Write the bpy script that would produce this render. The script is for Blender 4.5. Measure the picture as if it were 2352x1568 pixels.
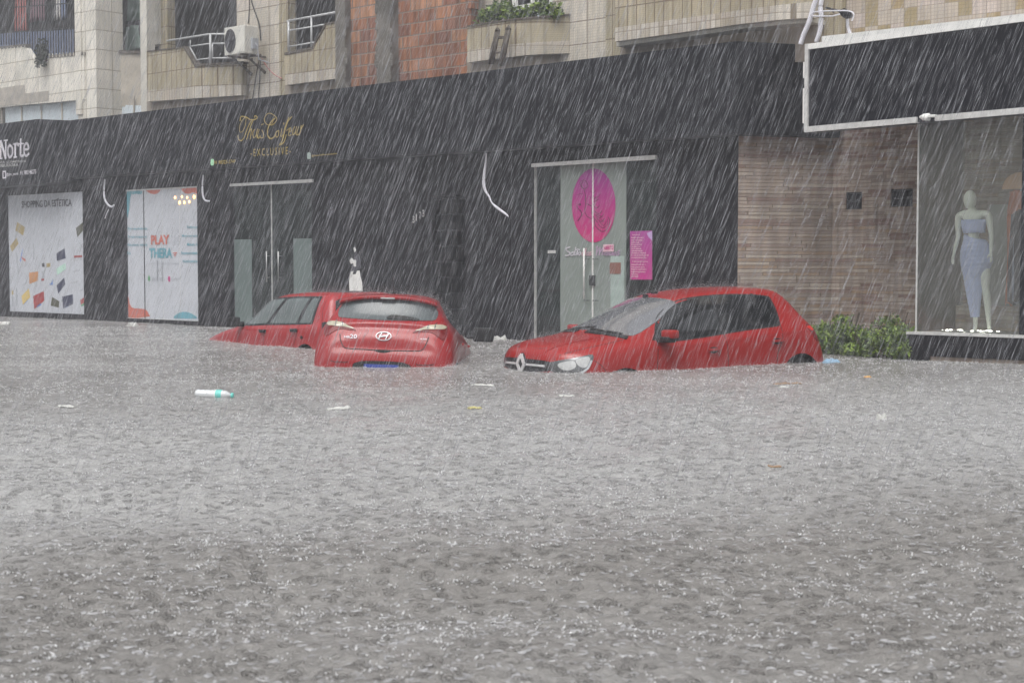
import bpy, bmesh, math, random
import numpy as np
from mathutils import Vector, Matrix
from mathutils.bvhtree import BVHTree
random.seed(7); rng=np.random.default_rng(11)
for o in list(bpy.data.objects): bpy.data.objects.remove(o)
SC=bpy.context.scene; COL=SC.collection
# ---------------------------------------------------------------- camera, world, sun, exposure
FPX=3485.0; TH=math.atan(184/FPX); CH=1.3          # focal length in px of a 2352 px wide frame, downward tilt, eye height
cam_d=bpy.data.cameras.new('camera'); cam=bpy.data.objects.new('camera',cam_d); COL.objects.link(cam); SC.camera=cam
cam_d.sensor_width=36; cam_d.lens=FPX/2352*36; cam_d.clip_start=.05; cam_d.clip_end=500
cam.location=(0,0,CH); cam.rotation_euler=(math.pi/2-TH,0,0)
cam_d.dof.use_dof=True; cam_d.dof.focus_distance=19.5; cam_d.dof.aperture_fstop=5.6
W=bpy.data.worlds.new("World"); SC.world=W; W.use_nodes=True; nt=W.node_tree
bg=nt.nodes['Background']; sky=nt.nodes.new('ShaderNodeTexSky'); sky.sky_type='NISHITA'; sky.sun_disc=False
SUN_EL=math.radians(62); SUN_ROT=math.radians(200)
sky.sun_elevation=SUN_EL; sky.sun_rotation=SUN_ROT; sky.dust_density=6; sky.air_density=1.5; sky.ozone_density=1
hs=nt.nodes.new('ShaderNodeHueSaturation'); hs.inputs['Saturation'].default_value=.16
nt.links.new(sky.outputs[0],hs.inputs['Color']); nt.links.new(hs.outputs[0],bg.inputs[0]); bg.inputs[1].default_value=.11
sd=bpy.data.lights.new('sun','SUN'); sd.energy=1.1; sd.angle=math.radians(40); sd.color=(1,.985,.96)
so=bpy.data.objects.new('sun',sd); COL.objects.link(so)
sv=Vector((math.sin(SUN_ROT)*math.cos(SUN_EL),math.cos(SUN_ROT)*math.cos(SUN_EL),math.sin(SUN_EL)))
so.rotation_euler=(-sv).to_track_quat('-Z','Y').to_euler()
SC.view_settings.view_transform='Standard'; SC.view_settings.look='None'; SC.view_settings.exposure=.5; SC.view_settings.gamma=1
SC.render.engine='CYCLES'; SC.cycles.volume_bounces=0; SC.cycles.max_bounces=6; SC.cycles.transparent_max_bounces=12
try: SC.cycles.volume_step_rate=4
except: pass
# ---------------------------------------------------------------- frames
WA=math.atan2(-.669,.743); OW=Vector((1.26,23.85,0))      # wall frame: x along the facade (right), y into the wall, z up
CW,SW=math.cos(WA),math.sin(WA)
def ray(u,v):
    X=(u-1176)/FPX; V=(784-v)/FPX; c,s=math.cos(TH),math.sin(TH)
    return Vector((X,c+V*s,-s+V*c))
def S(u,v,yd=0.):
    """point of the vertical plane at depth yd of the facade seen at (u,v): wall coords (x,z)"""
    d=ray(u,v); nx,ny=-SW,CW
    t=(yd+OW.x*nx+OW.y*ny)/(d.x*nx+d.y*ny)
    px,py=d.x*t-OW.x,d.y*t-OW.y
    return (px*CW+py*SW, CH+d.z*t)
def SX(u,yd=0.): return S(u,700,yd)[0]
def WP(u,v,z=0.):
    """world point of the horizontal plane z seen at (u,v)"""
    d=ray(u,v); t=(z-CH)/d.z; return Vector((d.x*t,d.y*t,z))
FR={'wall':Matrix.Translation(OW)@Matrix.Rotation(WA,4,'Z'),'world':Matrix.Identity(4)}
# ---------------------------------------------------------------- materials
def lin(c): return tuple(((x/255)/12.92 if x/255<=.04045 else ((x/255+.055)/1.055)**2.4) for x in c)
def newmat(name):
    m=bpy.data.materials.new(name); m.use_nodes=True; return m,m.node_tree,m.node_tree.nodes['Principled BSDF']
def mat(name,col,rough=.6,metal=0,spec=.5,var=.12,vs=6,bump=0,bs=40,coat=0,emit=None,es=1,alpha=1):
    m,t,p=newmat(name); N=t.nodes.new; L=t.links.new
    tc=N('ShaderNodeTexCoord'); no=N('ShaderNodeTexNoise'); no.inputs['Scale'].default_value=vs; no.inputs['Detail'].default_value=5
    L(tc.outputs['Object'],no.inputs['Vector'])
    r=N('ShaderNodeMapRange'); r.inputs[1].default_value=.3; r.inputs[2].default_value=.7; r.inputs[3].default_value=1-var; r.inputs[4].default_value=1+var
    L(no.outputs['Fac'],r.inputs[0])
    mx=N('ShaderNodeVectorMath'); mx.operation='SCALE'; mx.inputs[0].default_value=col[:3]; L(r.outputs[0],mx.inputs['Scale'])
    L(mx.outputs[0],p.inputs['Base Color'])
    p.inputs['Roughness'].default_value=rough; p.inputs['Metallic'].default_value=metal; p.inputs['Specular IOR Level'].default_value=spec
    p.inputs['Coat Weight'].default_value=coat; p.inputs['Coat Roughness'].default_value=.08; p.inputs['Alpha'].default_value=alpha
    if emit: p.inputs['Emission Color'].default_value=(*emit,1); p.inputs['Emission Strength'].default_value=es
    if bump:
        n2=N('ShaderNodeTexNoise'); n2.inputs['Scale'].default_value=bs; n2.inputs['Detail'].default_value=4; L(tc.outputs['Object'],n2.inputs['Vector'])
        b=N('ShaderNodeBump'); b.inputs['Strength'].default_value=bump; b.inputs['Distance'].default_value=.02; L(n2.outputs['Fac'],b.inputs['Height']); L(b.outputs[0],p.inputs['Normal'])
    return m
def brickmat(name,ramp,w,h,mortar=.004,mcol=(.12,.11,.1),off=.5,streak=.25,mosaic=0,rough=.55,bump=.3,rag=.0):
    """courses of units of size w x h, each unit its own random colour out of ramp; vertical dirt streaks run down the wall"""
    m,t,p=newmat(name); N=t.nodes.new; L=t.links.new
    tc=N('ShaderNodeTexCoord'); sp=N('ShaderNodeSeparateXYZ'); L(tc.outputs['Object'],sp.inputs[0])
    ad=N('ShaderNodeMath'); ad.operation='SUBTRACT'; L(sp.outputs[0],ad.inputs[0]); L(sp.outputs[1],ad.inputs[1])
    cb=N('ShaderNodeCombineXYZ'); L(ad.outputs[0],cb.inputs[0]); L(sp.outputs[2],cb.inputs[1])
    vec=cb.outputs[0]
    if rag:
        nz=N('ShaderNodeTexNoise'); nz.inputs['Scale'].default_value=3; L(vec,nz.inputs['Vector'])
        sc=N('ShaderNodeVectorMath'); sc.operation='SCALE'; sc.inputs['Scale'].default_value=rag; L(nz.outputs['Color'],sc.inputs[0])
        a2=N('ShaderNodeVectorMath'); L(vec,a2.inputs[0]); L(sc.outputs[0],a2.inputs[1]); vec=a2.outputs[0]
    if rag:
        s1=N('ShaderNodeSeparateXYZ'); L(cb.outputs[0],s1.inputs[0]); dv=N('ShaderNodeMath'); dv.operation='DIVIDE'; dv.inputs[1].default_value=h; L(s1.outputs[1],dv.inputs[0]); fl=N('ShaderNodeMath'); fl.operation='FLOOR'; L(dv.outputs[0],fl.inputs[0])
        wn=N('ShaderNodeTexWhiteNoise'); wn.noise_dimensions='1D'; L(fl.outputs[0],wn.inputs['W']); wm=N('ShaderNodeMath'); wm.operation='MULTIPLY'; wm.inputs[1].default_value=3.7; L(wn.outputs['Value'],wm.inputs[0]); c3=N('ShaderNodeCombineXYZ'); L(wm.outputs[0],c3.inputs[0])
        a3=N('ShaderNodeVectorMath'); L(vec,a3.inputs[0]); L(c3.outputs[0],a3.inputs[1]); vec=a3.outputs[0] if h<.1 else vec
    br=N('ShaderNodeTexBrick'); br.offset=off; br.inputs['Scale'].default_value=1; br.inputs['Brick Width'].default_value=w; br.inputs['Row Height'].default_value=h
    br.inputs['Mortar Size'].default_value=mortar; br.inputs['Mortar Smooth'].default_value=.3
    br.inputs['Color1'].default_value=(0,0,0,1); br.inputs['Color2'].default_value=(1,1,1,1); br.inputs['Mortar'].default_value=(.5,.5,.5,1)
    L(vec,br.inputs['Vector'])
    cr=N('ShaderNodeValToRGB'); cr.color_ramp.interpolation='CONSTANT' if len(ramp)>3 else 'LINEAR'
    while len(cr.color_ramp.elements)<len(ramp): cr.color_ramp.elements.new(.5)
    for i,(e,c) in enumerate(zip(cr.color_ramp.elements,ramp)): e.position=i/len(ramp) if len(ramp)>3 else i/(len(ramp)-1); e.color=(*c,1)
    L(br.outputs['Color'],cr.inputs[0])
    mp=N('ShaderNodeMapping'); mp.inputs['Scale'].default_value=(9,.5,1); L(cb.outputs[0],mp.inputs[0])
    ns=N('ShaderNodeTexNoise'); ns.inputs['Scale'].default_value=1.6; ns.inputs['Detail'].default_value=7; L(mp.outputs[0],ns.inputs['Vector'])
    mr=N('ShaderNodeMapRange'); mr.inputs[1].default_value=.35; mr.inputs[2].default_value=.7; mr.inputs[3].default_value=1; mr.inputs[4].default_value=1-streak; L(ns.outputs['Fac'],mr.inputs[0])
    n3=N('ShaderNodeTexNoise'); n3.inputs['Scale'].default_value=1.1; n3.inputs['Detail'].default_value=6; L(cb.outputs[0],n3.inputs['Vector'])
    m3=N('ShaderNodeMapRange'); m3.inputs[1].default_value=.3; m3.inputs[2].default_value=.7; m3.inputs[3].default_value=1-streak*.7; m3.inputs[4].default_value=1.08; L(n3.outputs['Fac'],m3.inputs[0])
    mu=N('ShaderNodeMath'); mu.operation='MULTIPLY'; L(mr.outputs[0],mu.inputs[0]); L(m3.outputs[0],mu.inputs[1]); fac=mu.outputs[0]
    if mosaic:
        b2=N('ShaderNodeTexBrick'); b2.offset=0; b2.inputs['Scale'].default_value=1; b2.inputs['Brick Width'].default_value=mosaic; b2.inputs['Row Height'].default_value=mosaic
        b2.inputs['Mortar Size'].default_value=mosaic*.09; b2.inputs['Color1'].default_value=(1,1,1,1); b2.inputs['Color2'].default_value=(.93,.93,.93,1); b2.inputs['Mortar'].default_value=(.72,.72,.72,1)
        L(cb.outputs[0],b2.inputs['Vector']); g=N('ShaderNodeRGBToBW'); L(b2.outputs['Color'],g.inputs[0])
        m4=N('ShaderNodeMath'); m4.operation='MULTIPLY'; L(fac,m4.inputs[0]); L(g.outputs[0],m4.inputs[1]); fac=m4.outputs[0]
    sc=N('ShaderNodeVectorMath'); sc.operation='SCALE'; L(cr.outputs[0],sc.inputs[0]); L(fac,sc.inputs['Scale'])
    mx=N('ShaderNodeMix'); mx.data_type='RGBA'; L(br.outputs['Fac'],mx.inputs[0]); L(sc.outputs[0],mx.inputs[6]); mx.inputs[7].default_value=(*mcol,1)
    L(mx.outputs[2],p.inputs['Base Color']); p.inputs['Roughness'].default_value=rough
    if bump:
        sb=N('ShaderNodeMath'); sb.operation='SUBTRACT'; sb.inputs[0].default_value=1; L(br.outputs['Fac'],sb.inputs[1])
        ad2=N('ShaderNodeMath'); ad2.operation='ADD'; L(sb.outputs[0],ad2.inputs[0]); L(br.outputs['Color'],ad2.inputs[1])
        b=N('ShaderNodeBump'); b.inputs['Strength'].default_value=bump; b.inputs['Distance'].default_value=.02; L(ad2.outputs[0],b.inputs['Height']); L(b.outputs[0],p.inputs['Normal'])
    return m
def glassmat(name,tint=(.55,.62,.62),alpha=.25,rough=.05):
    m,t,p=newmat(name); N=t.nodes.new; L=t.links.new
    gl=N('ShaderNodeBsdfGlossy'); gl.inputs['Roughness'].default_value=rough; gl.inputs['Color'].default_value=(.9,.95,.95,1)
    df=N('ShaderNodeBsdfDiffuse'); df.inputs['Color'].default_value=(*tint,1); tr=N('ShaderNodeBsdfTransparent'); tr.inputs['Color'].default_value=(.96,.98,.97,1)
    m1=N('ShaderNodeMixShader'); m1.inputs[0].default_value=alpha; L(tr.outputs[0],m1.inputs[1]); L(df.outputs[0],m1.inputs[2])
    lw=N('ShaderNodeLayerWeight'); lw.inputs['Blend'].default_value=.25
    no=N('ShaderNodeTexNoise'); no.inputs['Scale'].default_value=30; bp=N('ShaderNodeBump'); bp.inputs['Strength'].default_value=.05; L(no.outputs['Fac'],bp.inputs['Height']); L(bp.outputs[0],gl.inputs['Normal'])
    m2=N('ShaderNodeMixShader'); L(lw.outputs['Fresnel'],m2.inputs[0]); L(m1.outputs[0],m2.inputs[1]); L(gl.outputs[0],m2.inputs[2])
    L(m2.outputs[0],t.nodes['Material Output'].inputs[0]); return m
M={}
M['black']=mat('black_cladding',(.010,.010,.013),.5,spec=.25,var=.25,vs=1.2,bump=.15,bs=3)
M['fascia']=mat('black_composite',(.008,.0085,.012),.45,spec=.25,var=.2,vs=.8,bump=.08,bs=2)
M['signblack']=mat('sign_black_vinyl',(.005,.005,.009),.4,spec=.2,var=.2,vs=1)
M['alu']=mat('aluminium_trim',(.58,.58,.57),.5,.15,var=.15,vs=9)
M['white']=mat('white_paint',(.78,.78,.76),.5,var=.08)
M['film']=mat('white_window_film',(.54,.56,.61),.35,var=.05,vs=2)
M['dgrey']=mat('dark_grey',(.04,.042,.045),.5)
M['ink']=mat('grey_ink',(.07,.07,.085),.6)
M['gold']=mat('gold_letters',(.50,.38,.10),.5,.1,var=.2,vs=20)
M['signwhite']=mat('white_letters',(.75,.72,.78),.5)
M['concrete']=mat('raw_concrete',(.15,.14,.125),.85,var=.4,vs=2.5,bump=.6,bs=12)
M['render']=mat('stained_render',(.48,.44,.38),.85,var=.22,vs=1.6,bump=.3,bs=14)
M['render_l']=mat('pale_render',(.56,.54,.49),.8,var=.14,vs=1.3,bump=.2,bs=14)
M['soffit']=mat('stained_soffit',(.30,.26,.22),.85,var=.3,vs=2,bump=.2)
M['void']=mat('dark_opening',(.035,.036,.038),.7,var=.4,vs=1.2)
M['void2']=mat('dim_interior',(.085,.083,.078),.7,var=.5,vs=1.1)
M['cream']=brickmat('cream_mosaic_tiles',[(.68,.62,.52),(.76,.70,.61),(.71,.64,.57)],.62,.37,.011,(.22,.18,.14),0,.3,.045)
M['creamband']=brickmat('cream_stained_tiles',[(.52,.45,.35),(.76,.71,.63),(.62,.54,.46)],.085,.37,.006,(.22,.18,.13),0,.35,.03)
M['tan']=brickmat('tan_mosaic_tiles',[(.47,.41,.28),(.57,.50,.36),(.51,.45,.32)],.17,.37,.010,(.16,.12,.08),0,.38,.03)
M['pale']=brickmat('pale_square_tiles',[(.74,.71,.63),(.82,.79,.72),(.76,.71,.63)],.95,.42,.011,(.36,.32,.26),0,.2)
M['square']=brickmat('square_facade_tiles',[(.52,.45,.38),(.36,.29,.17),(.55,.47,.42),(.50,.43,.36),(.40,.31,.18),(.53,.46,.39)],.2,.2,.005,(.24,.2,.16),0,.25,.05)
M['brick']=brickmat('orange_hollow_bricks',[(.40,.17,.095),(.53,.25,.14),(.45,.20,.11),(.60,.31,.18),(.33,.15,.10)],.40,.21,.014,(.20,.165,.14),.5,.62,0,.85,.8,.02)
M['stone']=brickmat('stacked_stone',[(0.443,0.357,0.296),(0.519,0.426,0.356),(0.380,0.305,0.254),(0.493,0.403,0.340),(0.316,0.208,0.174),(0.582,0.496,0.418),(0.455,0.329,0.228),(0.417,0.340,0.286),(0.506,0.420,0.360),(0.417,0.329,0.280),(0.367,0.260,0.218),(0.544,0.455,0.382)],.34,.052,.003,(0.177,0.138,0.106),0,.4,0,.8,.9,.02)
M['glassdoor']=glassmat('door_glass',(.045,.055,.055),.55)
M['frost']=mat('frosted_glass',(.235,.27,.25),.32,var=.07,vs=1.2,spec=.6)
M['frost_d']=mat('frosted_glass_lower',(.14,.18,.175),.3,var=.08,vs=1.5,spec=.6)
M['showglass']=glassmat('shop_window_glass',(.76,.74,.67),.075,.03)  # its pale diffuse veil imitates sky reflected in the pane
M['cable']=mat('white_cable',(.72,.72,.78),.5)
M['blackcable']=mat('black_cable',(.03,.03,.03),.6)
M['steel']=mat('brushed_steel',(.45,.45,.45),.35,.8)
M['rail']=mat('painted_rail',(.50,.51,.52),.5,.2)
M['acwhite']=mat('ac_white',(.66,.65,.60),.5,var=.1,vs=3)
M['rust']=mat('rusty_iron',(.10,.085,.07),.8,var=.4,vs=14,bump=.4)
M['pink']=mat('pink_print',(.50,.03,.20),.4,var=.05)
M['magenta']=mat('magenta_print',(.33,.04,.24),.4)
def gradmat(name,c0,c1,z0,z1,rough=.4):
    m,t,p=newmat(name); N=t.nodes.new; L=t.links.new; tc=N('ShaderNodeTexCoord'); sp=N('ShaderNodeSeparateXYZ'); L(tc.outputs['Object'],sp.inputs[0])
    r=N('ShaderNodeMapRange'); r.inputs[1].default_value=z0; r.inputs[2].default_value=z1; L(sp.outputs[2],r.inputs[0])
    cr=N('ShaderNodeValToRGB'); cr.color_ramp.elements[0].color=(*c0,1); cr.color_ramp.elements[1].color=(*c1,1); L(r.outputs[0],cr.inputs[0]); L(cr.outputs[0],p.inputs['Base Color']); p.inputs['Roughness'].default_value=rough
    return m
M['teal']=mat('teal_print',(.14,.36,.44),.5)
M['salmon']=mat('salmon_print',(.55,.16,.12),.5)
M['palepink']=mat('pale_pink_letters',(.72,.48,.55),.5)
M['lilac']=mat('lilac_letters',(.52,.36,.52),.5)
M['drawn']=mat('line_drawing',(.10,.012,.06),.6)
for n,c in dict(kraft=(.42,.33,.16),navy=(.06,.065,.11),redbox=(.36,.05,.05),orangebox=(.55,.27,.12),yellowbox=(.62,.47,.18),olive=(.10,.10,.07),blueprint=(.12,.26,.62),greenprint=(.12,.34,.16),palegrey=(.42,.44,.48),mint=(.5,.72,.62),cyan=(.30,.55,.60)).items(): M[n]=mat(n+'_print',c,.5)
M['bulb']=mat('warm_bulb',(1,.8,.5),.4,emit=(1,.50,.16),es=3.2)
M['skin']=mat('mannequin_plastic',(.90,.93,.84),.35,var=.04)
M['dress']=mat('pale_blue_cloth',(.58,.65,.98),.8,var=.06,vs=12,bump=.3,bs=18)
M['cloth_dark']=mat('dark_cloth',(.035,.04,.07),.9,bump=.4,bs=14)
M['notice']=mat('brown_notice',(.24,.11,.085),.5)
M['cloth_rust']=mat('rust_cloth',(.55,.16,.07),.85,bump=.3,bs=14)
M['cloth_red']=mat('faded_red_cloth',(.42,.16,.15),.85,bump=.3,bs=14)
M['cloth_green']=mat('pale_green_cloth',(.34,.44,.40),.85,var=.15,vs=5,bump=.3,bs=14)
M['cloth_mauve']=mat('mauve_cloth',(.26,.17,.20),.85,bump=.3)
M['cloth_white']=mat('white_striped_cloth',(.58,.56,.55),.85)
M['cloth_blue']=mat('grey_blue_cloth',(.22,.26,.38),.85)
M['mirrorgrey']=mat('grey_panel',(.34,.36,.35),.3,var=.05)
M['skyglass']=mat('pale_window_glass',(.66,.73,.78),.12,var=.06,spec=.8)
M['leaf']=mat('leaf_green',(.19,.27,.045),.55,var=.5,vs=9)
M['leaf2']=mat('leaf_dark_green',(.075,.125,.03),.55,var=.5,vs=9)
M['stem']=mat('stem_brown',(.07,.06,.035),.8)
def paintmat(name,col):
    m=mat(name,col,.40,0,.25,.05,2,0,40,.6); p=m.node_tree.nodes['Principled BSDF']; t=m.node_tree
    N=t.nodes.new; v=N('ShaderNodeTexVoronoi'); v.inputs['Scale'].default_value=70; tc=N('ShaderNodeTexCoord'); t.links.new(tc.outputs['Object'],v.inputs['Vector'])
    r=N('ShaderNodeMapRange'); r.inputs[1].default_value=0; r.inputs[2].default_value=.35; r.inputs[3].default_value=1; r.inputs[4].default_value=0; t.links.new(v.outputs['Distance'],r.inputs[0])
    b=N('ShaderNodeBump'); b.inputs['Strength'].default_value=.25; b.inputs['Distance'].default_value=.004; t.links.new(r.outputs[0],b.inputs['Height']); t.links.new(b.outputs[0],p.inputs['Coat Normal']); t.links.new(b.outputs[0],p.inputs['Normal'])
    return m
M['red']=paintmat('wet_red_paint',(.30,.006,.009)); M['red2']=paintmat('faded_red_paint',(.36,.018,.022)); M['red3']=paintmat('wet_orange_red_paint',(.31,.007,.006))
M['screen']=mat('windscreen_glass',(.20,.205,.22),.08,.25,.8,.1,3,coat=.6)
M['carglass']=mat('tinted_car_glass',(.008,.009,.011),.08,0,.4,.1,3,bump=.03,bs=60,coat=1)
M['carglass_l']=mat('misted_car_glass',(.085,.10,.105),.28,0,.3,.2,3,bump=.05,bs=60,coat=.35)
M['rubber']=mat('black_rubber',(.012,.012,.012),.6)
M['blackplastic']=mat('black_plastic',(.018,.018,.02),.6,spec=.3)
M['archdark']=mat('arch_liner',(.01,.01,.01),.8)
M['brightmetal']=mat('bright_metal',(.72,.72,.73),.35,.3,var=.03)
M['badge']=mat('badge_metal',(.50,.50,.52),.35,.4,var=.03)
M['chrome']=mat('chrome',(.75,.75,.76),.12,1,var=.03)
M['lampclear']=mat('clear_lamp_lens',(.48,.49,.49),.12,.2,coat=1,var=.2,vs=14)
M['lampgrey']=mat('lamp_reflector',(.13,.135,.14),.2,.5,coat=1,var=.3,vs=10)
M['lampamber']=mat('pale_amber_lens',(.46,.42,.31),.18,coat=1,var=.15,vs=14)
M['lampred']=mat('red_lens',(.16,.004,.006),.35,spec=.3,coat=.1,var=.25,vs=14)
M['lampredlit']=mat('bright_red_lens',(.75,.03,.02),.2,coat=1)
M['plateblue']=mat('blue_plate_band',(.03,.06,.32),.4)
M['platewhite']=mat('plate_white',(.6,.62,.65),.4)
M['bottle']=mat('clear_plastic',(.62,.64,.66),.12,coat=1,spec=.6,var=.1,vs=20,bump=.3,bs=30)
M['bottlelabel']=mat('turquoise_label',(.16,.60,.55),.4)
# ---------------------------------------------------------------- mesh builder
class MB:
    def __init__(s): s.v=[]; s.f=[]; s.m=[]
    def add(s,vs,fs,mi=0):
        n=len(s.v); s.v+= [tuple(v) for v in vs]; s.f+=[tuple(n+i for i in f) for f in fs]; s.m+=[mi]*len(fs); return s
    def box(s,x0,x1,y0,y1,z0,z1,mi=0):
        return s.add([(x,y,z) for x in(x0,x1) for y in(y0,y1) for z in(z0,z1)],[(0,1,3,2),(4,6,7,5),(0,4,5,1),(2,3,7,6),(0,2,6,4),(1,5,7,3)],mi)
    def hexa(s,p,mi=0):   # p: 4 front points (x,y,z), 4 back points
        return s.add(p,[(0,1,2,3),(7,6,5,4),(0,4,5,1),(1,5,6,2),(2,6,7,3),(3,7,4,0)],mi)
    def prism(s,poly,y0,y1,mi=0):  # poly (x,z) extruded in y; star-shaped fan
        n=len(poly); vs=[(x,y0,z) for x,z in poly]+[(x,y1,z) for x,z in poly]
        return s.add(vs,[tuple(range(n-1,-1,-1)) if y1>y0 else tuple(range(n))]+[tuple(range(n,2*n))]+[(i,(i+1)%n,n+(i+1)%n,n+i) for i in range(n)],mi)
    def plan(s,pts,th,z0,z1,mi=0): # wall strip along plan polyline (x,y), thickness th into +y
        n=len(pts)
        for i in range(n-1):
            (xa,ya),(xb,yb)=pts[i],pts[i+1]
            s.hexa([(xa,ya,z0),(xb,yb,z0),(xb,yb,z1),(xa,ya,z1),(xa,ya+th,z0),(xb,yb+th,z0),(xb,yb+th,z1),(xa,ya+th,z1)],mi)
        return s
    def tube(s,pts,r,n=8,mi=0,caps=True):
        pts=[Vector(p) for p in pts]; rs=r if isinstance(r,(list,tuple)) else [r]*len(pts); rings=[]
        for i,p in enumerate(pts):
            t=(pts[min(i+1,len(pts)-1)]-pts[max(i-1,0)]).normalized()
            a=t.cross(Vector((0,0,1))); a=a.normalized() if a.length>.05 else t.cross(Vector((1,0,0))).normalized(); b=t.cross(a)
            rings.append([p+(a*math.cos(k/n*6.2832)+b*math.sin(k/n*6.2832))*rs[i] for k in range(n)])
        vs=[q for g in rings for q in g]; fs=[(i*n+k,i*n+(k+1)%n,(i+1)*n+(k+1)%n,(i+1)*n+k) for i in range(len(pts)-1) for k in range(n)]
        if caps: fs+=[tuple(range(n)),tuple(range((len(pts)-1)*n,len(pts)*n))]
        return s.add(vs,fs,mi)
    def ribbon(s,pts,w,y,th=.01,mi=0): # flat stroke in the xz plane at depth y
        for (x0,z0),(x1,z1) in zip(pts[:-1],pts[1:]):
            d=Vector((x1-x0,z1-z0)); l=d.length
            if l<1e-5: continue
            d/=l; n=Vector((-d.y,d.x))*w/2; e=d*w*.3
            p=[(x0-e.x-n.x,z0-e.y-n.y),(x1+e.x-n.x,z1+e.y-n.y),(x1+e.x+n.x,z1+e.y+n.y),(x0-e.x+n.x,z0-e.y+n.y)]
            s.hexa([(a,y-th,b) for a,b in p]+[(a,y,b) for a,b in p],mi)
        return s
    def sphere(s,c,r,sx=1,sy=1,sz=1,n=10,mi=0):
        vs=[];fs=[];m=n//2+1
        for i in range(m+1):
            a=math.pi*i/m
            for k in range(n): vs.append((c[0]+r*sx*math.sin(a)*math.cos(k/n*6.2832),c[1]+r*sy*math.sin(a)*math.sin(k/n*6.2832),c[2]+r*sz*math.cos(a)))
        for i in range(m):
            for k in range(n): fs.append((i*n+k,i*n+(k+1)%n,(i+1)*n+(k+1)%n,(i+1)*n+k))
        return s.add(vs,fs,mi)
    def build(s,name,mats,parent=None,frame='wall',base=(0,0,0),smooth=False,bevel=0):
        me=bpy.data.meshes.new(name); b=Vector(parent['_b']) if parent and '_b' in parent.keys() else Vector(base)
        me.from_pydata([tuple(Vector(v)-b) for v in s.v],[],s.f); me.update()
        bm=bmesh.new(); bm.from_mesh(me); bmesh.ops.recalc_face_normals(bm,faces=bm.faces)
        bm.to_mesh(me); bm.free()
        if not isinstance(mats,(list,tuple)): mats=[mats]
        for m_ in mats: me.materials.append(M[m_] if isinstance(m_,str) else m_)
        me.polygons.foreach_set('material_index',s.m)
        if smooth: me.shade_smooth()
        o=bpy.data.objects.new(name,me); COL.objects.link(o)
        if parent: o.parent=parent
        else: o.matrix_world=FR[frame]@Matrix.Translation(b)
        if '_b' in (parent.keys() if parent else []): o['_b']=tuple(parent['_b'])
        else: o['_b']=tuple(b)
        if bevel:
            md=o.modifiers.new('bevel','BEVEL'); md.width=bevel; md.segments=2; md.limit_method='ANGLE'
        return o
def tag(o,label=None,cat=None,group=None,kind=None):
    if label: o['label']=label
    if cat: o['category']=cat
    if group: o['group']=group
    if kind: o['kind']=kind
    return o
def thing(name,label,cat,base=(0,0,0),frame='wall',group=None,local=False):
    o=bpy.data.objects.new(name,None); COL.objects.link(o); o.matrix_world=FR[frame]@Matrix.Translation(base)
    o['_b']=(0.,0.,0.) if local else tuple(float(x) for x in base); o.empty_display_size=.1
    return tag(o,label,cat,group)
def crom(pts,k=6,closed=False):
    n=len(pts); out=[]
    P=lambda i: np.array(pts[i%n] if closed else pts[max(0,min(n-1,i))],float)
    for i in range(n if closed else n-1):
        a,b,c,d=P(i-1),P(i),P(i+1),P(i+2)
        for j in range(k):
            t=j/k; out.append(tuple(.5*((2*b)+(c-a)*t+(2*a-5*b+4*c-d)*t*t+(3*b-a-3*c+d)*t**3)))
    if not closed: out.append(tuple(pts[-1]))
    return out
def text_into(mb,body,x0,x1,z0,z1,y,th=.006,mi=0,shear=0.,bold=0.,space=1.,extra=lambda x:0.):
    """lettering filling the rectangle x0..x1, z0..z1 on the plane at depth y"""
    cu=bpy.data.curves.new('t','FONT'); cu.body=body; cu.resolution_u=3; cu.offset=bold; cu.space_character=space; cu.shear=shear
    o=bpy.data.objects.new('t',cu); COL.objects.link(o); dg=bpy.context.evaluated_depsgraph_get(); dg.update()
    me=bpy.data.meshes.new_from_object(o.evaluated_get(dg)); bpy.data.objects.remove(o); bpy.data.curves.remove(cu)
    vs=np.array([v.co[:2] for v in me.vertices]); fs=[tuple(p.vertices) for p in me.polygons]
    lo,hi=vs.min(0),vs.max(0); q=(vs-lo)/(hi-lo)
    X=x0+q[:,0]*(x1-x0); Z=z0+q[:,1]*(z1-z0)+np.array([extra(a) for a in q[:,0]])
    n=len(X); V=[(X[i],y-th,Z[i]) for i in range(n)]
    mb.add(V,fs,mi); bpy.data.meshes.remove(me); return mb
def fit_text(mb,body,ua,va,ub,vb,uc,vc,y,**k):
    """(ua,va) bottom-left, (ub,vb) bottom-right, (uc,vc) top-left of the lettering as seen"""
    xa,za=S(ua,va,y); xb,zb=S(ub,vb,y); _,zc=S(uc,vc,y); zb2=zb-za
    return text_into(mb,body,xa,xb,za,zc,y,extra=lambda q:q*zb2,**k)
# ================================================================ THE BUILDING
def qs(mb,cols,th,mi=0):
    """wall strip: each column is (u, v_top, v_bottom, depth)"""
    P=[]
    for u,vt,vb,y in cols:
        xt,zt=S(u,vt,y); xb,zb=S(u,vb,y); P.append(((xt+xb)/2,y,zt,zb))
    for (x0,y0,t0,b0),(x1,y1,t1,b1) in zip(P[:-1],P[1:]):
        mb.hexa([(x0,y0,b0),(x1,y1,b1),(x1,y1,t1),(x0,y0,t0),(x0,y0+th,b0),(x1,y1+th,b1),(x1,y1+th,t1),(x0,y0+th,t0)],mi)
    return mb
def px(u,v,y=0.): x,z=S(u,v,y); return (x,y,z)
def wall_open(mb,x0,x1,z0,z1,y0,y1,ops):
    x=x0
    for a,b,c,d in ops:
        mb.box(x,a,y0,y1,z0,z1)
        if c>z0: mb.box(a,b,y0,y1,z0,c)
        if d<z1: mb.box(a,b,y0,y1,d,z1)
        x=b
    mb.box(x,x1,y0,y1,z0,z1)
ZF=S(1685,309,-.25)[1]                    # underside of the fascia
xL=SX(-190); xC=SX(1693)
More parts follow.
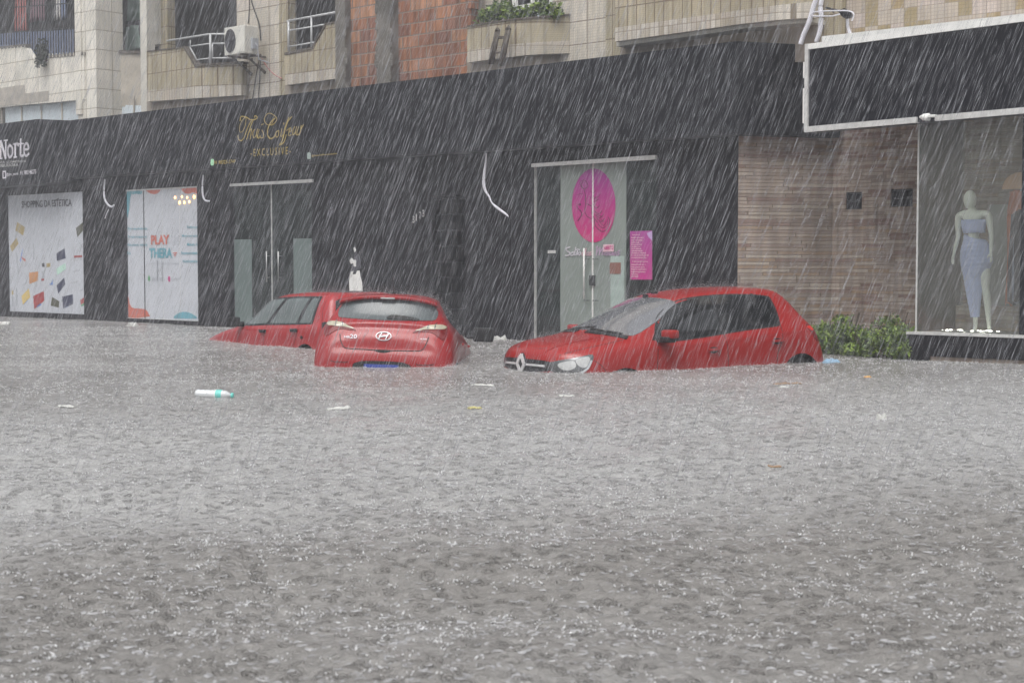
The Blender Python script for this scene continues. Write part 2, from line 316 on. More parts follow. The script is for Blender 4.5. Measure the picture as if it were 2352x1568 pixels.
shop=thing('shopfront','long black panelled shopfront with a deep fascia, two glass doors and a dark grille door','shopfront',(0,0,0))
opn=[(SX(20),SX(193),S(100,718)[1],S(100,445)[1]),(SX(292),SX(455),S(370,734)[1],S(370,432)[1]),
     (SX(530),SX(717),-1.2,S(622,417)[1]),(SX(993),SX(1068),-1.2,S(1030,449)[1]),(SX(1222),SX(1507),-1.2,S(1365,367)[1])]
b=MB(); wall_open(b,xL,xC,-1.2,ZF+.02,0,.22,opn)
for u in (240,880,1110,1175): b.box(SX(u)-.004,SX(u)+.004,-.003,.02,-1.2,ZF)
b.build('wall','black',shop)
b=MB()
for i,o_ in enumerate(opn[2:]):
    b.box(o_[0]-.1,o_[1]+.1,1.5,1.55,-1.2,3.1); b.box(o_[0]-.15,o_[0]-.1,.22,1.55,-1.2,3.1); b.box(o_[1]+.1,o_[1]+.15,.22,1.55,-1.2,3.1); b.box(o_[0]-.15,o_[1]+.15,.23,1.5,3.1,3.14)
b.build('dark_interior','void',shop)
# fascia with its angled right-hand return
yf=-.25; fx1,ft1=S(1690,95,yf); fx0,ft0=S(158,277,yf); ftm=(ft0+ft1)/2
fasc=MB(); FT0,FT1=S(158,277,yf)[1],ft1; rx,ry=fx1+.497*1.7,yf+.867*1.7
fasc.hexa([(fx0,yf,ZF),(fx1,yf,ZF),(fx1,yf,FT1),(fx0,yf,FT0),(fx0,.62,ZF),(fx1,.62,ZF),(fx1,.62,FT1),(fx0,.62,FT0)])
fasc.hexa([(fx1,yf,ZF),(rx,ry,ZF),(rx,ry,FT1),(fx1,yf,FT1),(fx1+.001,.62,ZF),(rx-.4,ry+.05,ZF),(rx-.4,ry+.05,FT1),(fx1+.001,.62,FT1)])
for u in (420,700,1230,1460): fasc.box(SX(u,yf)-.003,SX(u,yf)+.003,yf-.003,yf+.02,ZF,FT1-.05)
fo=fasc.build('fascia','fascia',shop)
# door with two leaves beside the left car
def strip(mb,u0,u1,v0,v1,y,th): 
    x0,z0=S(u0,v0,y); x1,z1=S(u1,v1,y); xx0,zz=S(u0,v1,y); mb.box(min(x0,x1),max(x0,x1),y,y+th,min(z1,zz),max(z0,zz)) 
def gdoor(u0,u1,utop,vtop,yd):
    x0,x1=SX(u0),SX(u1); zt=S(utop,vtop)[1]-.01
    return x0,x1,zt
x0,x1,zt=gdoor(530,717,622,417,.08); xm=SX(626,.1)
d1=MB().box(x0+.01,xm-.012,.10,.112,-1,zt-.03).build('glass_door','glassdoor',shop)
d2=MB().box(xm+.012,x1-.01,.10,.112,-1,zt-.03).build('glass_door','glassdoor',shop)
zb=S(550,550,.09)[1]
MB().box(x0+.012,SX(579,.09),.088,.097,-1,zb).build('frosted_strip','frost_d',d1)
MB().box(SX(675,.09),x1-.012,.088,.097,-1,zb).build('frosted_strip','frost_d',d2)
MB().box(xm-.010,xm+.010,.085,.12,-1,zt-.03).build('door_edge','alu',d1)
for k,(dd,u) in enumerate(((d1,613),(d2,640))):
    h=MB(); xh=SX(u,.03); za,zc=S(u,577,.03)[1],S(u,648,.03)[1]
    h.tube([(xh,.03,zc),(xh,.03,za)],.014); 
    for z in (za-.09,zc+.09): h.tube([(xh,.03,z),(xh,.10,z)],.008,6)
    h.build('pull_handle','steel',dd,smooth=True)
b=MB(); p0,p1=px(529,423,-.03),px(718,412,-.03); b.hexa([(p0[0],-.04,p0[2]-.045),(p1[0],-.04,p1[2]-.055),(p1[0],-.04,p1[2]+.005),(p0[0],-.04,p0[2]+.005),(p0[0],-.002,p0[2]-.045),(p1[0],-.002,p1[2]-.055),(p1[0],-.002,p1[2]+.005),(p0[0],-.002,p0[2]+.005)]); b.build('sliding_rail','alu',shop)
# grille door, dark
gx0,gx1=SX(993),SX(1068); gz=S(1030,449)[1]; g=MB()
for i in range(9):
    z=gz-.05-i*.27; g.box(gx0,gx1,.05,.07,z-.012,z+.012)
for i in range(7): x=gx0+(gx1-gx0)*i/6; g.box(x-.008,x+.008,.07,.085,-1,gz)
g.build('grille_door','black',shop)
# wide door with the frosted pair of leaves
x0,x1,zt=gdoor(1222,1507,1365,367,.08); fa,fb=SX(1287,.09),SX(1437,.09); xm=SX(1362,.09)
side=MB().box(x0+.01,fa-.004,.10,.112,-1,zt).box(fb+.004,x1-.01,.10,.112,-1,zt).build('side_panel','glassdoor',shop)
MB().box(x0,x0+.012,.05,.12,-1,zt).build('side_edge','alu',shop)
MB().box(fa-.26,fa-.1,.08,.095,S(1240,582,.1)[1],S(1240,575,.1)[1]).build('door_lock','alu',side)
l1=MB().box(fa,xm-.014,.09,.104,-1,zt).build('frosted_door','frost',shop); l2=MB().box(xm+.014,fb,.09,.104,-1,zt).build('frosted_door','frost',shop)
MB().box(xm-.012,xm+.012,.075,.11,-1,S(1362,655,.09)[1]).box(xm-.012,xm+.012,.075,.11,S(1362,632,.09)[1],zt).build('door_edge','white',l1)
MB().box(xm-.05,xm+.05,.05,.087,S(1362,655,.09)[1],S(1362,632,.09)[1]).build('lock_plate','dgrey',l1)
h=MB(); xh=SX(1341,.02); za,zc=S(1341,570,.02)[1],S(1341,687,.02)[1]; h.tube([(xh,.02,zc),(xh,.02,za)],.015); h.build('pull_handle','white',l1,smooth=True)
for v in (595,690): 
    z=S(1362,v,.05)[1]; MB().tube([(xm-.14,.04,z),(xm-.03,.04,z)],.008,6).build('handle_bolt','dgrey',l1); MB().tube([(xm+.03,.04,z),(xm+.14,.04,z)],.008,6).build('handle_bolt','dgrey',l2)
b=MB(); strip(b,1404,1428,663+190,0+617,.075,.01); b.build('pale_strip','frost_pale' if 'frost_pale' in M else 'mint',l2) if False else None
M['frost_pale']=mat('pale_frosted_strip',(.36,.44,.41),.3)
b=MB(); xa,za=S(1402,600,.07); xb,zb_=S(1437,588,.07); b.box(xa,xb-.03,.074,.086,-1,S(1415,588,.07)[1]); b.build('pale_strip','frost_pale',l2)
b=MB(); b.box(xa-.01,S(1424,600,.05)[0],.066,.073,S(1412,629,.06)[1],S(1412,603,.06)[1]); b.build('paper_notice','notice',l2)
b=MB(); p0,p1=px(1222,377,-.03),px(1507,357,-.03); b.hexa([(p0[0],-.05,p0[2]-.05),(p1[0],-.05,p1[2]-.06),(p1[0],-.05,p1[2]+.005),(p0[0],-.05,p0[2]+.005),(p0[0],-.002,p0[2]-.05),(p1[0],-.002,p1[2]-.06),(p1[0],-.002,p1[2]+.005),(p0[0],-.002,p0[2]+.005)]); b.build('sliding_rail','alu',shop)
# bare patches where the cladding broke, and house number
def blob(mb,pts,y,th,mi=0):
    P=[S(u,v,y) for u,v in pts]; mb.prism(P,y-th,y,mi)
pt=MB(); blob(pt,[(803,668),(802,645),(806,624),(812,622),(810,630),(818,629),(820,622),(826,621),(828,634),(832,650),(833,668)],0,.004); pt.build('bare_patch','white',shop)
pt=MB(); blob(pt,[(803,598),(808,592),(812,597),(818,597),(818,612),(813,612),(812,604),(806,606)],0,.004); pt.build('bare_patch','white',shop)
pt=MB(); blob(pt,[(812,570),(815,567),(818,574),(815,580)],0,.004); pt.build('bare_patch','white',shop); pt=MB(); blob(pt,[(803,632),(809,630),(812,634),(806,637)],0,.004)
pt.build('bare_patch','white',shop)
for u,v,r in ((758,463,4),(760,478,4),(762,487,5),(757,494,5),(761,470,2),(786,460,3),(787,470,2)):
    p2=MB(); blob(p2,[(u+r*math.cos(a)*(.6+.5*random.random()),v+r*math.sin(a)*(.7+.5*random.random())) for a in [i*.785 for i in range(8)]],0,.004); p2.build('grey_patch','ink',shop)
p2=MB()
blob(p2,[(800,630),(808,616),(816,575),(826,590),(830,615),(826,618),(819,620),(818,626)],.0,.0025)
p2.build('grey_patch','ink',shop)
num=thing('house_number','small metal house number fixed at a slant on the black wall','number sign',(*px(950,510),))
b=MB()
for k,ch in enumerate('3173'):
    ua=949+k*7.5; va=512-k*4.6; xa,z_=S(ua,va,0); text_into(b,ch,xa,xa+(.022 if ch=='1' else .05),z_,z_+.12,-.004,.012)
b.build('digits','alu',num)
# hanging white cables
def cable(name,label,pts,r,mats='cable',cat='cable',y=-.12,group=None,k=6,names='strand'):
    P=[Vector((*px(u,v,y),)) for u,v in crom(pts,k)]; rr=r if not isinstance(r,list) else list(np.interp(np.linspace(0,1,len(P)),np.linspace(0,1,len(r)),r))
    o=MB().tube(P,rr,7).build(name,mats,None,base=tuple(P[0]),smooth=True); return tag(o,label,cat,group)
cable('hanging_cable','curled white cable hanging on the black wall between the two white window posters',[(241,412),(239,440),(241,458),(248,470),(256,475),(262,471)],[.018,.02,.022,.02,.022,.015],group='white cables hanging from the fascia')
cable('hanging_cable','short white cable hanging right of the lit white window',[(467,402),(465,425),(466,448),(471,460),(481,462)],[.012,.018,.02,.018,.016],group='white cables hanging from the fascia')
cable('hanging_cable','long twisted blue white cable hanging left of the pink salon door',[(1117,352),(1116,368),(1112,400),(1111,420),(1115,438),(1124,452)],[.01,.014,.024,.028,.022,.014],group='white cables hanging from the fascia')
cable('cable_end','straight pale cable end sticking out below the long twisted cable',[(1124,452),(1130,466),(1143,478),(1162,492),(1168,498)],[.016,.012,.022,.018,.006])
cable('cable_end','thin pale wire end below the leftmost curled cable',[(249,482),(244,493),(241,502)],.009)
# ---------------------------------------------------------------- writing on the long fascia
gold=thing('salon_sign','gold script salon name with a spaced line of capitals on the black fascia','sign lettering',px(620,340,yf))
Z6=lambda x,y:((820+x*.23384)/1.7415,(430+y*.23384)/1.7415)
strokes=[([(565,480),(575,545),(620,570),(665,520),(700,430),(740,330),(790,230)],2.6),([(600,420),(590,330),(640,220),(700,175),(690,300),(650,400),(610,430)],1.4),([(600,230),(620,160),(700,165),(780,210),(860,205),(895,170),(860,145),(845,170)],2.6),
 ([(830,210),(780,330),(715,545)],2.6),([(725,480),(775,390),(800,370),(790,440),(775,545)],2.2),([(850,380),(820,430),(835,520),(880,470),(900,370),(885,450),(895,520)],2.2),([(930,380),(905,470),(915,530),(950,490)],2.2),([(1000,285),(965,300)],2),([(975,390),(1000,440),(1005,510),(955,520),(945,490)],2.2),
 ([(1200,190),(1150,230),(1100,310),(1075,400),(1080,490),(1130,535),(1190,500),(1215,440)],3),([(1180,190),(1140,290),(1060,290),(1020,210),(1060,120),(1130,105),(1210,160),(1230,220),(1160,300),(1120,300)],1.6),
 ([(1250,400),(1215,440),(1225,510),(1260,480),(1265,400),(1240,410)],2.2),([(1320,370),(1300,470),(1310,500),(1340,470)],2.2),([(1350,270),(1352,290)],3),([(1490,160),(1420,250),(1370,400),(1330,560),(1280,645),(1350,600),(1395,470)],2.4),([(1440,170),(1380,330),(1340,500),(1310,620)],2),([(1400,400),(1460,350)],1.6),
 ([(1440,430),(1480,400),(1470,350),(1445,400),(1440,480),(1480,470)],2.2),([(1540,330),(1510,400),(1510,470),(1550,430),(1570,330),(1555,430),(1570,475)],2.2),([(1610,330),(1580,420),(1590,475),(1630,430)],2.2),([(1650,310),(1640,400),(1620,475),(1650,370),(1690,300)],2.4)]
b=MB()
for i,(pl,w) in enumerate(strokes):
    P=[S(*Z6(*q),yf-.004) for q in crom(pl,5)]; b.ribbon(P,w*.0078,yf-.004-.0004*i,.004)
b.build('script_lettering','gold',gold)
b=MB(); 
A,B_,C_=Z6(785,840),Z6(1470,800),Z6(785,715)
fit_text(b,'-EXCLUSIVE-',*A,*B_,*C_,yf-.003,space=1.5); b.build('capital_lettering','gold',gold)
b=MB(); A,B_,C_=Z6(160,975),Z6(525,955),Z6(160,912); fit_text(b,'91 98323-1749',*A,*B_,*C_,yf-.003,bold=.01); b.build('phone_line','gold',gold)
b=MB(); A,B_,C_=Z6(1825,850),Z6(2265,808),Z6(1825,812); fit_text(b,'@thaiscoiffeurexclusive',*A,*B_,*C_,yf-.003,bold=.01); b.build('handle_line','gold',gold)
M['icon_g']=mat('green_icon',(.45,.80,.52),.4); M['icon_w']=gradmat('pale_icon',(.8,.75,.35),(.62,.68,.9),-.1,.1)
def pill(mb,u,v,w,h,y): 
    P=[(u+w*.5*math.copysign(abs(math.cos(a))**.6,math.cos(a)),v+h*.5*math.copysign(abs(math.sin(a))**.6,math.sin(a))) for a in [i*math.pi/8 for i in range(16)]]; blob(mb,P,y,.006)
b=MB(); pill(b,*Z6(126,938),7.2,15.5,yf-.002); b.build('round_icon','icon_g',gold)
ic=MB(); pill(ic,*Z6(1780,828),8,15.5,yf-.002); ic.build('square_icon','frost_pale',gold)
# small sign further left, its own protruding box
ys=-.50; x0s,x1s=SX(-190,ys),SX(93,ys); zt0=S(0,282,ys)[1]; zt1=S(93,273,ys)[1]; zbs=S(40,430,ys)[1]
nor=thing('shop_sign','black shop sign box at the far left edge with large white serif lettering','shop sign',(x0s,ys,zbs))
b=MB(); x2s=fx0+.02; zt2=S(158,277,yf)[1]
b.hexa([(x0s,ys,ZF-.1),(x1s,ys,ZF-.1),(x1s,ys,zt1),(x0s,ys,zt1-.02),(x0s,-.01,ZF-.1),(x1s,-.01,ZF-.1),(x1s,-.01,zt1),(x0s,-.01,zt1-.02)])
b.hexa([(x1s+.002,ys,ZF-.1),(x2s,yf-.003,ZF-.05),(x2s,yf-.003,zt2),(x1s+.002,ys,zt1),(x1s+.002,-.01,ZF-.1),(x2s,-.01,ZF-.05),(x2s,-.01,zt2),(x1s+.002,-.01,zt1)])
b.build('board','fascia',nor)
Z5=lambda x,y:(x*.12757/1.7415,(540+y*.12757)/1.7415)
b=MB(); yy=ys-.004
def srf(pl,w): b.ribbon([S(*Z5(*q),yy) for q in pl],w*.0105,yy,.006)
for pl,w in [([(25,200),(25,735)],5),([(-20,745),(70,735)],3),([(-20,200),(40,190)],3),([(30,200),(180,730)],6.5),([(185,720),(185,170)],4),([(130,178),(240,165)],3),
  (crom([(315,320),(255,420),(255,600),(310,705),(385,600),(390,420),(315,320)],4),5),([(480,280),(480,700)],6),([(430,295),(490,275)],3),([(435,700),(530,690)],3),(crom([(490,330),(520,285),(570,290),(570,340)],4),5),
  ([(650,140),(645,620),(675,665),(730,640)],5.5),([(600,285),(735,270)],3),(crom([(760,460),(890,435),(870,300),(820,270),(765,350),(755,480),(775,610),(830,655),(905,590)],4),5)]: srf(pl,w)
b.build('large_lettering','signwhite',nor)
b=MB(); fit_text(b,'ESTÉTICA  COSMÉTICOS',*Z5(-260,905),*Z5(820,855),*Z5(-260,825),yy,bold=.01); fit_text(b,'DISTRIBUIDORA',*Z5(-260,1025),*Z5(580,980),*Z5(-260,935),yy,bold=.01)
b.build('small_lettering','alu',nor)
b=MB(); fit_text(b,'@pm_norte',*Z5(205,1310),*Z5(585,1280),*Z5(205,1190),yy,bold=.01); fit_text(b,'91. 982146273',*Z5(640,1260),*Z5(1140,1215),*Z5(640,1125),yy,bold=.015)
for pl in ([(95,1150),(95,1350),(178,1345),(178,1145),(95,1150)],): b.ribbon([S(*Z5(*q),yy) for q in pl],.03,yy,.005)
b.build('contact_line','signwhite',nor)
# ---------------------------------------------------------------- window posters
Z1=lambda x,y:(x*.34453/1.7415,(740+y*.34453)/1.7415); yp=.03
o_=opn[0]
pos=thing('window_poster','white window poster with scattered little product pictures under grey capitals','window poster',(o_[0],yp,o_[2]))
pb=MB().box(o_[0],o_[1],yp,yp+.05,o_[2],o_[3]).build('sheet','film',pos)
b=MB(); fit_text(b,'SHOPPING DA ESTETICA',*Z1(255,268),*Z1(835,245),*Z1(255,188),yp-.003,bold=.018); A=S(*Z1(668,160),yp); b.ribbon([S(*Z1(660,172),yp),S(*Z1(685,155),yp)],.02,yp-.003,.004); b.build('heading','ink',pos)
items=[('kraft',[(200,430),(290,490),(268,585),(180,530)]),('kraft',[(193,612),(215,680),(140,775),(118,710)]),('olive',[(968,428),(972,520),(900,605),(882,500)]),('navy',[(750,735),(762,850),(662,882),(655,795)]),
 ('redbox',[(508,1232),(515,1340),(400,1440),(385,1290)]),('orangebox',[(443,1003),(443,1110),(342,1148),(338,1018)]),('yellowbox',[(335,1200),(352,1300),(268,1392),(250,1290)]),('navy',[(745,1075),(758,1150),(678,1260),(658,1165)]),
 ('olive',[(605,1298),(690,1350),(682,1422),(590,1400)]),('navy',[(845,1268),(850,1380),(735,1432),(722,1295)]),('redbox',[(975,1305),(975,1370),(940,1385),(930,1335)]),('greenprint',[(975,1372),(975,1395),(945,1412),(940,1390)]),
 ('redbox',[(955,815),(955,838),(858,845),(858,820)]),('redbox',[(512,1085),(512,1110),(480,1112),(480,1088)]),('blueprint',[(612,1090),(612,1158),(575,1158),(600,1130)]),('blueprint',[(262,735),(258,800),(240,895),(232,885)]),
 ('salmon',[(245,830),(298,862),(296,888),(262,865)]),('palegrey',[(395,675),(402,860),(385,865),(382,690)]),('palegrey',[(200,790),(222,1010),(206,1020),(190,800)]),('palegrey',[(310,1080),(312,1140),(245,1172),(300,1130)]),('palegrey',[(200,1195),(204,1400),(186,1405),(184,1200)]),
 ('palegrey',[(150,1215),(160,1405),(138,1412),(142,1260)]),('kraft',[(150,1215),(160,1265),(140,1275),(135,1245)]),('mint',[(760,905),(765,975),(665,1045),(655,970)]),('palegrey',[(932,980),(932,992),(840,1015),(842,1000)]),('palegrey',[(905,1110),(905,1122),(830,1148),(832,1132)]),
 ('ink',[(515,905),(520,950),(490,950),(485,910)]),('kraft',[(585,905),(585,948),(540,955),(538,910)]),('blueprint',[(775,1390),(800,1405),(745,1428),(738,1412)]),('blueprint',[(470,1370),(480,1390),(430,1418),(432,1400)]),('blueprint',[(322,1315),(320,1345),(275,1390),(270,1365)]),
 ('palegrey',[(862,712),(868,870),(858,878),(855,715)]),('palegrey',[(515,995),(518,1075),(485,1080),(482,1000)]),('palegrey',[(970,1200),(972,1215),(925,1235),(925,1222)]),('palegrey',[(950,845),(955,868),(935,870),(935,850)])]
for k,(m_,pl) in enumerate(items):
    b=MB(); blob(b,[Z1(*q) for q in pl],yp-.001,.003+.0002*(k%5)); b.build('product_picture',m_,pos)
Z2=lambda x,y:((490+x*.36995)/1.7415,(720+y*.36995)/1.7415); o_=opn[1]
po2=thing('window_poster','white filmed window with coral and teal wave shapes and round play logo letters','window poster',(o_[0],yp,o_[2]))
MB().box(o_[0],o_[1],yp,yp+.05,o_[2],o_[3]).build('sheet','film',po2)
def B2(name,m_,pls,th=.004,cr=True):
    b=MB()
    for pl in pls: blob(b,[Z2(*q) for q in (crom(pl,4,True) if cr else pl)],yp-.001,th)
    b.build(name,m_,po2)
B2('teal_shape','teal',[[(55,115),(200,112),(200,155),(150,150),(105,155),(75,120)],[(52,120),(100,130),(85,200),(70,330),(52,400)]]); B2('teal_shape','teal',[[(555,1490),(610,1435),(690,1425),(760,1450),(810,1495),(680,1497)]])
B2('coral_shape','salmon',[[(265,108),(400,102),(395,130),(360,152),(310,148),(275,130)]]); B2('coral_shape','salmon',[[(645,90),(812,85),(812,145),(760,135),(720,150),(670,138)]]); B2('coral_shape','salmon',[[(52,1250),(60,1250),(95,1370),(180,1390),(250,1400),(285,1450),(280,1475),(55,1475)]])
b=MB(); fit_text(b,'PLAY',*Z2(310,700),*Z2(510,695),*Z2(310,598),yp-.003,bold=.045); b.build('play_letters','salmon',po2)
b=MB(); fit_text(b,'THERA',*Z2(292,843),*Z2(540,843),*Z2(292,735),yp-.003,bold=.045); b.build('thera_letters','teal',po2)
b=MB()
for (t_,xa,xb,y_) in [('Fonoaudiologia',60,270,545),('Terapia ocupacional',60,265,632),('Psicologia infantil',60,270,720),('Psico',55,90,805),('Reforço',700,812,528),('Musicoterapia',645,812,622),('Método A',700,812,712),('Psicomotricidade',637,812,805),('Nutricionista',655,812,893)]:
    fit_text(b,t_,*Z2(xa,y_),*Z2(xb,y_),*Z2(xa,y_-32),yp-.003,bold=.02)
b.build('service_lines','teal',po2)
b=MB()
for (t_,xa,xb,y_,hh) in [('Centro de desenvolvimento infantil',295,610,912,25),('98423-1047',315,440,1092,45),('play.thera',525,615,1092,40)]: fit_text(b,t_,*Z2(xa,y_),*Z2(xb,y_),*Z2(xa,y_-hh),yp-.003)
for k in range(70):
    a=random.random()*6.28; r=math.sqrt(random.random()); q=(575+50*r*math.cos(a),620+100*r*math.sin(a)); blob(b,[Z2(q[0]+dx,q[1]+dy) for dx,dy in ((-3,-3),(4,-2),(3,4),(-2,3))],yp-.001,.003)
b.build('small_print','palegrey',po2)
b=MB(); 
for y_ in (790,808,825): b.ribbon([S(*Z2(548+(y_-790)*.5,y_),yp),S(*Z2(590-(y_-790)*.5,y_-4),yp)],.02,yp-.002,.003)
b.build('bulb_base','salmon',po2)
B2('green_icon','greenprint',[[(285,1030),(300,1060),(290,1095),(275,1070)]]); B2('pink_icon','pink',[[(503,1035),(518,1065),(508,1103),(492,1075)]])
b=MB(); xx=SX(*(Z2(245,0)[0],yp)); b.box(xx-.008,xx+.008,yp-.012,yp,o_[2],o_[3]); b.build('mullion','dgrey',po2)
b=MB(); 
for ax in (443,627): xx=SX(Z2(ax,0)[0],yp); b.box(xx-.003,xx+.003,yp-.004,yp,o_[2],o_[3])
b.box(o_[0]-.02,o_[1]+.02,yp-.02,yp+.02,o_[2]-.03,o_[2]+.01); b.box(o_[0]-.02,o_[1]+.02,yp-.02,yp+.02,o_[3]-.03,o_[3]+.01); b.build('window_frame','alu',po2)
b=MB(); 
for ax in (388,438): xx=SX(Z2(ax,0)[0],yp); b.tube([(xx,yp-.02,S(Z2(ax,1090)[0],Z2(ax,1090)[1],yp)[1]),(xx,yp-.02,S(Z2(ax,870)[0],Z2(ax,870)[1],yp)[1])],.01,6)
b.build('pull_handle','palegrey',po2)
ch=thing('chandelier','cluster of small warm lit bulbs glowing in the upper right of the white window','lamp',px(*Z2(680,230),yp-.03))
for ax,ay,r in ((567,190,.030),(640,182,.027),(697,190,.026),(773,183,.040),(615,245,.037),(666,243,.032),(720,236,.030)):
    u,v=Z2(ax,ay); MB().sphere(px(u,v,yp-.012),r,.9,.3,1.0,10).build('bulb','bulb',ch,smooth=True)
# ---------------------------------------------------------------- pink salon graphics
Z4=lambda x,y:((2230+x*.3125)/1.7415,(640+y*.3125)/1.7415); yd=.085
M['pinkgrad']=gradmat('pink_to_purple_print',(.52,.022,.17),(.30,.035,.27),.1,1.2)
st=thing('door_sticker','big pink to purple oval sticker with a line drawn woman on the frosted doors','door sticker',px(*Z4(465,1050),yd))
ov=[Z4(465+278*math.cos(a),582+472*math.sin(a)) for a in [i*math.pi/24 for i in range(48)]]
b=MB(); blob(b,ov,yd,.004); b.build('oval','pinkgrad',st)
b=MB(); y5=yd-.005
for pl,w in [([(330,280),(300,330),(340,370),(390,330),(350,260),(290,290),(320,350)],2),([(340,370),(360,470),(360,560),(350,650),(380,720),(450,760)],2.2),([(380,560),(440,590),(480,560)],2.4),([(420,400),(460,420),(490,390)],1.6),([(410,470),(460,500),(495,480)],1.6),([(460,540),(500,520),(530,500)],1.6),([(470,600),(515,610),(540,580)],2),([(450,570),(440,680),(480,760),(520,800)],2.6),([(470,650),(530,690),(570,650)],2),
   ([(480,700),(540,740),(590,700)],2),([(500,740),(560,790),(600,750)],2),([(470,770),(490,850),(570,915),(640,880),(670,790),(650,730)],2.6),([(520,820),(580,870),(640,820),(640,760)],2),([(540,790),(590,840),(625,790)],1.8),([(560,760),(590,790)],1.8),([(270,570),(295,565),(290,580)],3.5),([(250,560),(250,600),(280,640),(300,660)],2),([(290,640),(312,690),(290,740),(260,780)],3.5),([(250,450),(300,430),(330,440)],1.4),([(360,450),(355,520)],2),([(470,480),(520,470),(540,440)],1.3),([(500,700),(560,720)],2.2)]:
    b.ribbon([S(*Z4(*q),y5) for q in crom(pl,4)],w*.0046,y5-.0003*random.random(),.003)
b.build('line_drawing','drawn',st)
sl=thing('door_lettering','pink and white brush lettering across the frosted doors below the oval','door lettering',px(*Z4(110,1220),yd))
def brush(pls,m_,w):
    b=MB()
    for i,pl in enumerate(pls): b.ribbon([S(*Z4(*q),yd-.003) for q in crom(pl,4)],w*.0062,yd-.003-.0003*i,.004)
    b.build('brush_word',m_,sl)
brush([[(160,1115),(115,1130),(125,1165),(160,1190),(140,1220),(100,1222)],[(205,1180),(175,1190),(175,1220),(205,1210),(212,1180),(215,1218)],[(235,1120),(222,1180),(228,1218)],[(258,1160),(245,1215),(262,1200)],[(290,1175),(268,1195),(280,1218),(298,1195),(285,1175)],[(240,1150),(262,1140),(280,1150)]],'signwhite',3.2)
brush([[(345,1180),(318,1190),(320,1220),(348,1205),(368,1130)],[(368,1130),(352,1215)],[(395,1180),(370,1195),(375,1220),(400,1200),(402,1218)],[(432,1175),(412,1190),(432,1205),(415,1222)]],'palepink',3)
brush([[(495,1120),(510,1110),(500,1180),(500,1220)],[(500,1200),(545,1115),(535,1215)],[(540,1190),(590,1120),(570,1215)],[(600,1200),(625,1185),(605,1178),(598,1210),(625,1215)],[(640,1180),(638,1218),(660,1180),(660,1218)],[(675,1180),(675,1218)],[(690,1218),(705,1180),(712,1218)],[(745,1180),(722,1195),(728,1220),(750,1200),(752,1218)],[(795,1160),(765,1180),(795,1200),(760,1222)]],'lilac',3)
op=thing('open_sign','small pink rectangular open sign stuck over the end of the brush lettering','open sign',px(*Z4(585,1170),yd-.01))
b=MB(); blob(b,[Z4(585,1175),Z4(588,1082),Z4(722,1078),Z4(722,1170)],yd-.009,.004); b.build('card','palepink',op)
b=MB(); fit_text(b,'ABERTO',*Z4(596,1150),*Z4(715,1146),*Z4(596,1100),yd-.014,th=.003,bold=.03); b.build('word','pink',op)
pp=thing('price_poster','narrow magenta poster with rows of white text right of the salon door','poster',px(*Z4(932,1530),-.01))
M['postergrad']=gradmat('magenta_poster_print',(.50,.04,.24),(.36,.06,.30),0,.85)
b=MB(); blob(b,[Z4(935,1530),Z4(932,912),Z4(1212,905),Z4(1215,1530)],-.002,.008); b.build('sheet','postergrad',pp)
for y_,xb in ((957,1057),(993,1105),(1025,1090),(1053,1048),(1080,1082),(1108,1060),(1135,1075),(1162,1092),(1190,1138),(1218,1168),(1248,1140),(1298,1158),(1337,1136),(1370,1118),(1398,1140),(1430,1128),(1460,1030),(1487,1038)):
    w_=''.join(random.choice('aeiomnrstcl') if random.random()>.16 else ' ' for _ in range(int((xb-945)/7))).strip().capitalize()
    x_=945 if y_ not in (957,1298) else 958
    b=MB(); fit_text(b,w_+'.',*Z4(x_,y_+9),*Z4(xb,y_+9),*Z4(x_,y_-10),-.0115,th=.002,bold=.03); b.build('text_row','palepink',pp)
M['palecorner']=mat('pale_corner_print',(.5,.35,.6),.4)
b=MB(); blob(b,[Z4(1140,935),Z4(1212,908),Z4(1213,1035),Z4(1170,990)],-.0105,.002); b.build('corner_shape','palecorner',pp)  # pale lilac shape in the top right corner of the sheet
# ---------------------------------------------------------------- boutique on the right
rec=1.344; ax0=SX(1693)+.001; ax1=ax0+.497*1.55; sx2=15.0
stone=thing('stone_wall','stacked brown stone wall set back between the black shopfront and the glass shop window','stone wall',(ax0,0,0))
b=MB(); b.plan([(ax0,.005),(ax1,rec)],.2,-1.2,4.4).plan([(ax1,rec),(SX(1940,rec),rec)],.2,-1.2,4.4)
v1=(SX(1940,rec),SX(1977,rec)); v2=(SX(2042,rec),SX(2093,rec)); za,zb_=S(1960,481,rec)[1],S(1960,441,rec)[1]; zc,zd=S(2068,475,rec)[1],S(2068,434,rec)[1]
for a_,b_,c_,d_ in ((v1[0],v1[1],za,zb_),(v2[0],v2[1],zc,zd)): b.box(a_,b_,rec,rec+.2,-1.2,c_).box(a_,b_,rec,rec+.2,d_,4.4)
b.box(v1[1],v2[0],rec,rec+.2,-1.2,4.4).box(v2[1],sx2,rec,rec+.2,-1.2,4.4); b.build('wall','stone',stone)
for (a_,b_,c_,d_) in ((v1[0],v1[1],za,zb_),(v2[0],v2[1],zc,zd)):
    g=MB(); g.box(a_,b_,rec+.17,rec+.19,c_,d_); g.build('vent_opening','void',stone)
    g=MB(); xm_=(a_+b_)/2; zm_=(c_+d_)/2
    for x in (a_+.012,xm_,b_-.012): g.box(x-.012,x+.012,rec+.03,rec+.15,c_,d_)
    for z in (c_+.012,zm_,d_-.012): g.box(a_,b_,rec+.04,rec+.14,z-.012,z+.012)
    g.build('vent_grid','dgrey',stone)
yv=0.0; vx0=SX(2107,yv); vx1=SX(2346,yv); zsill=S(2230,765,yv)[1]; zg=S(2200,275,yv)[1]+.1
vit=thing('shop_window','tall glass shop window on a black plinth at the right edge','shop window',(vx0,yv,zsill))
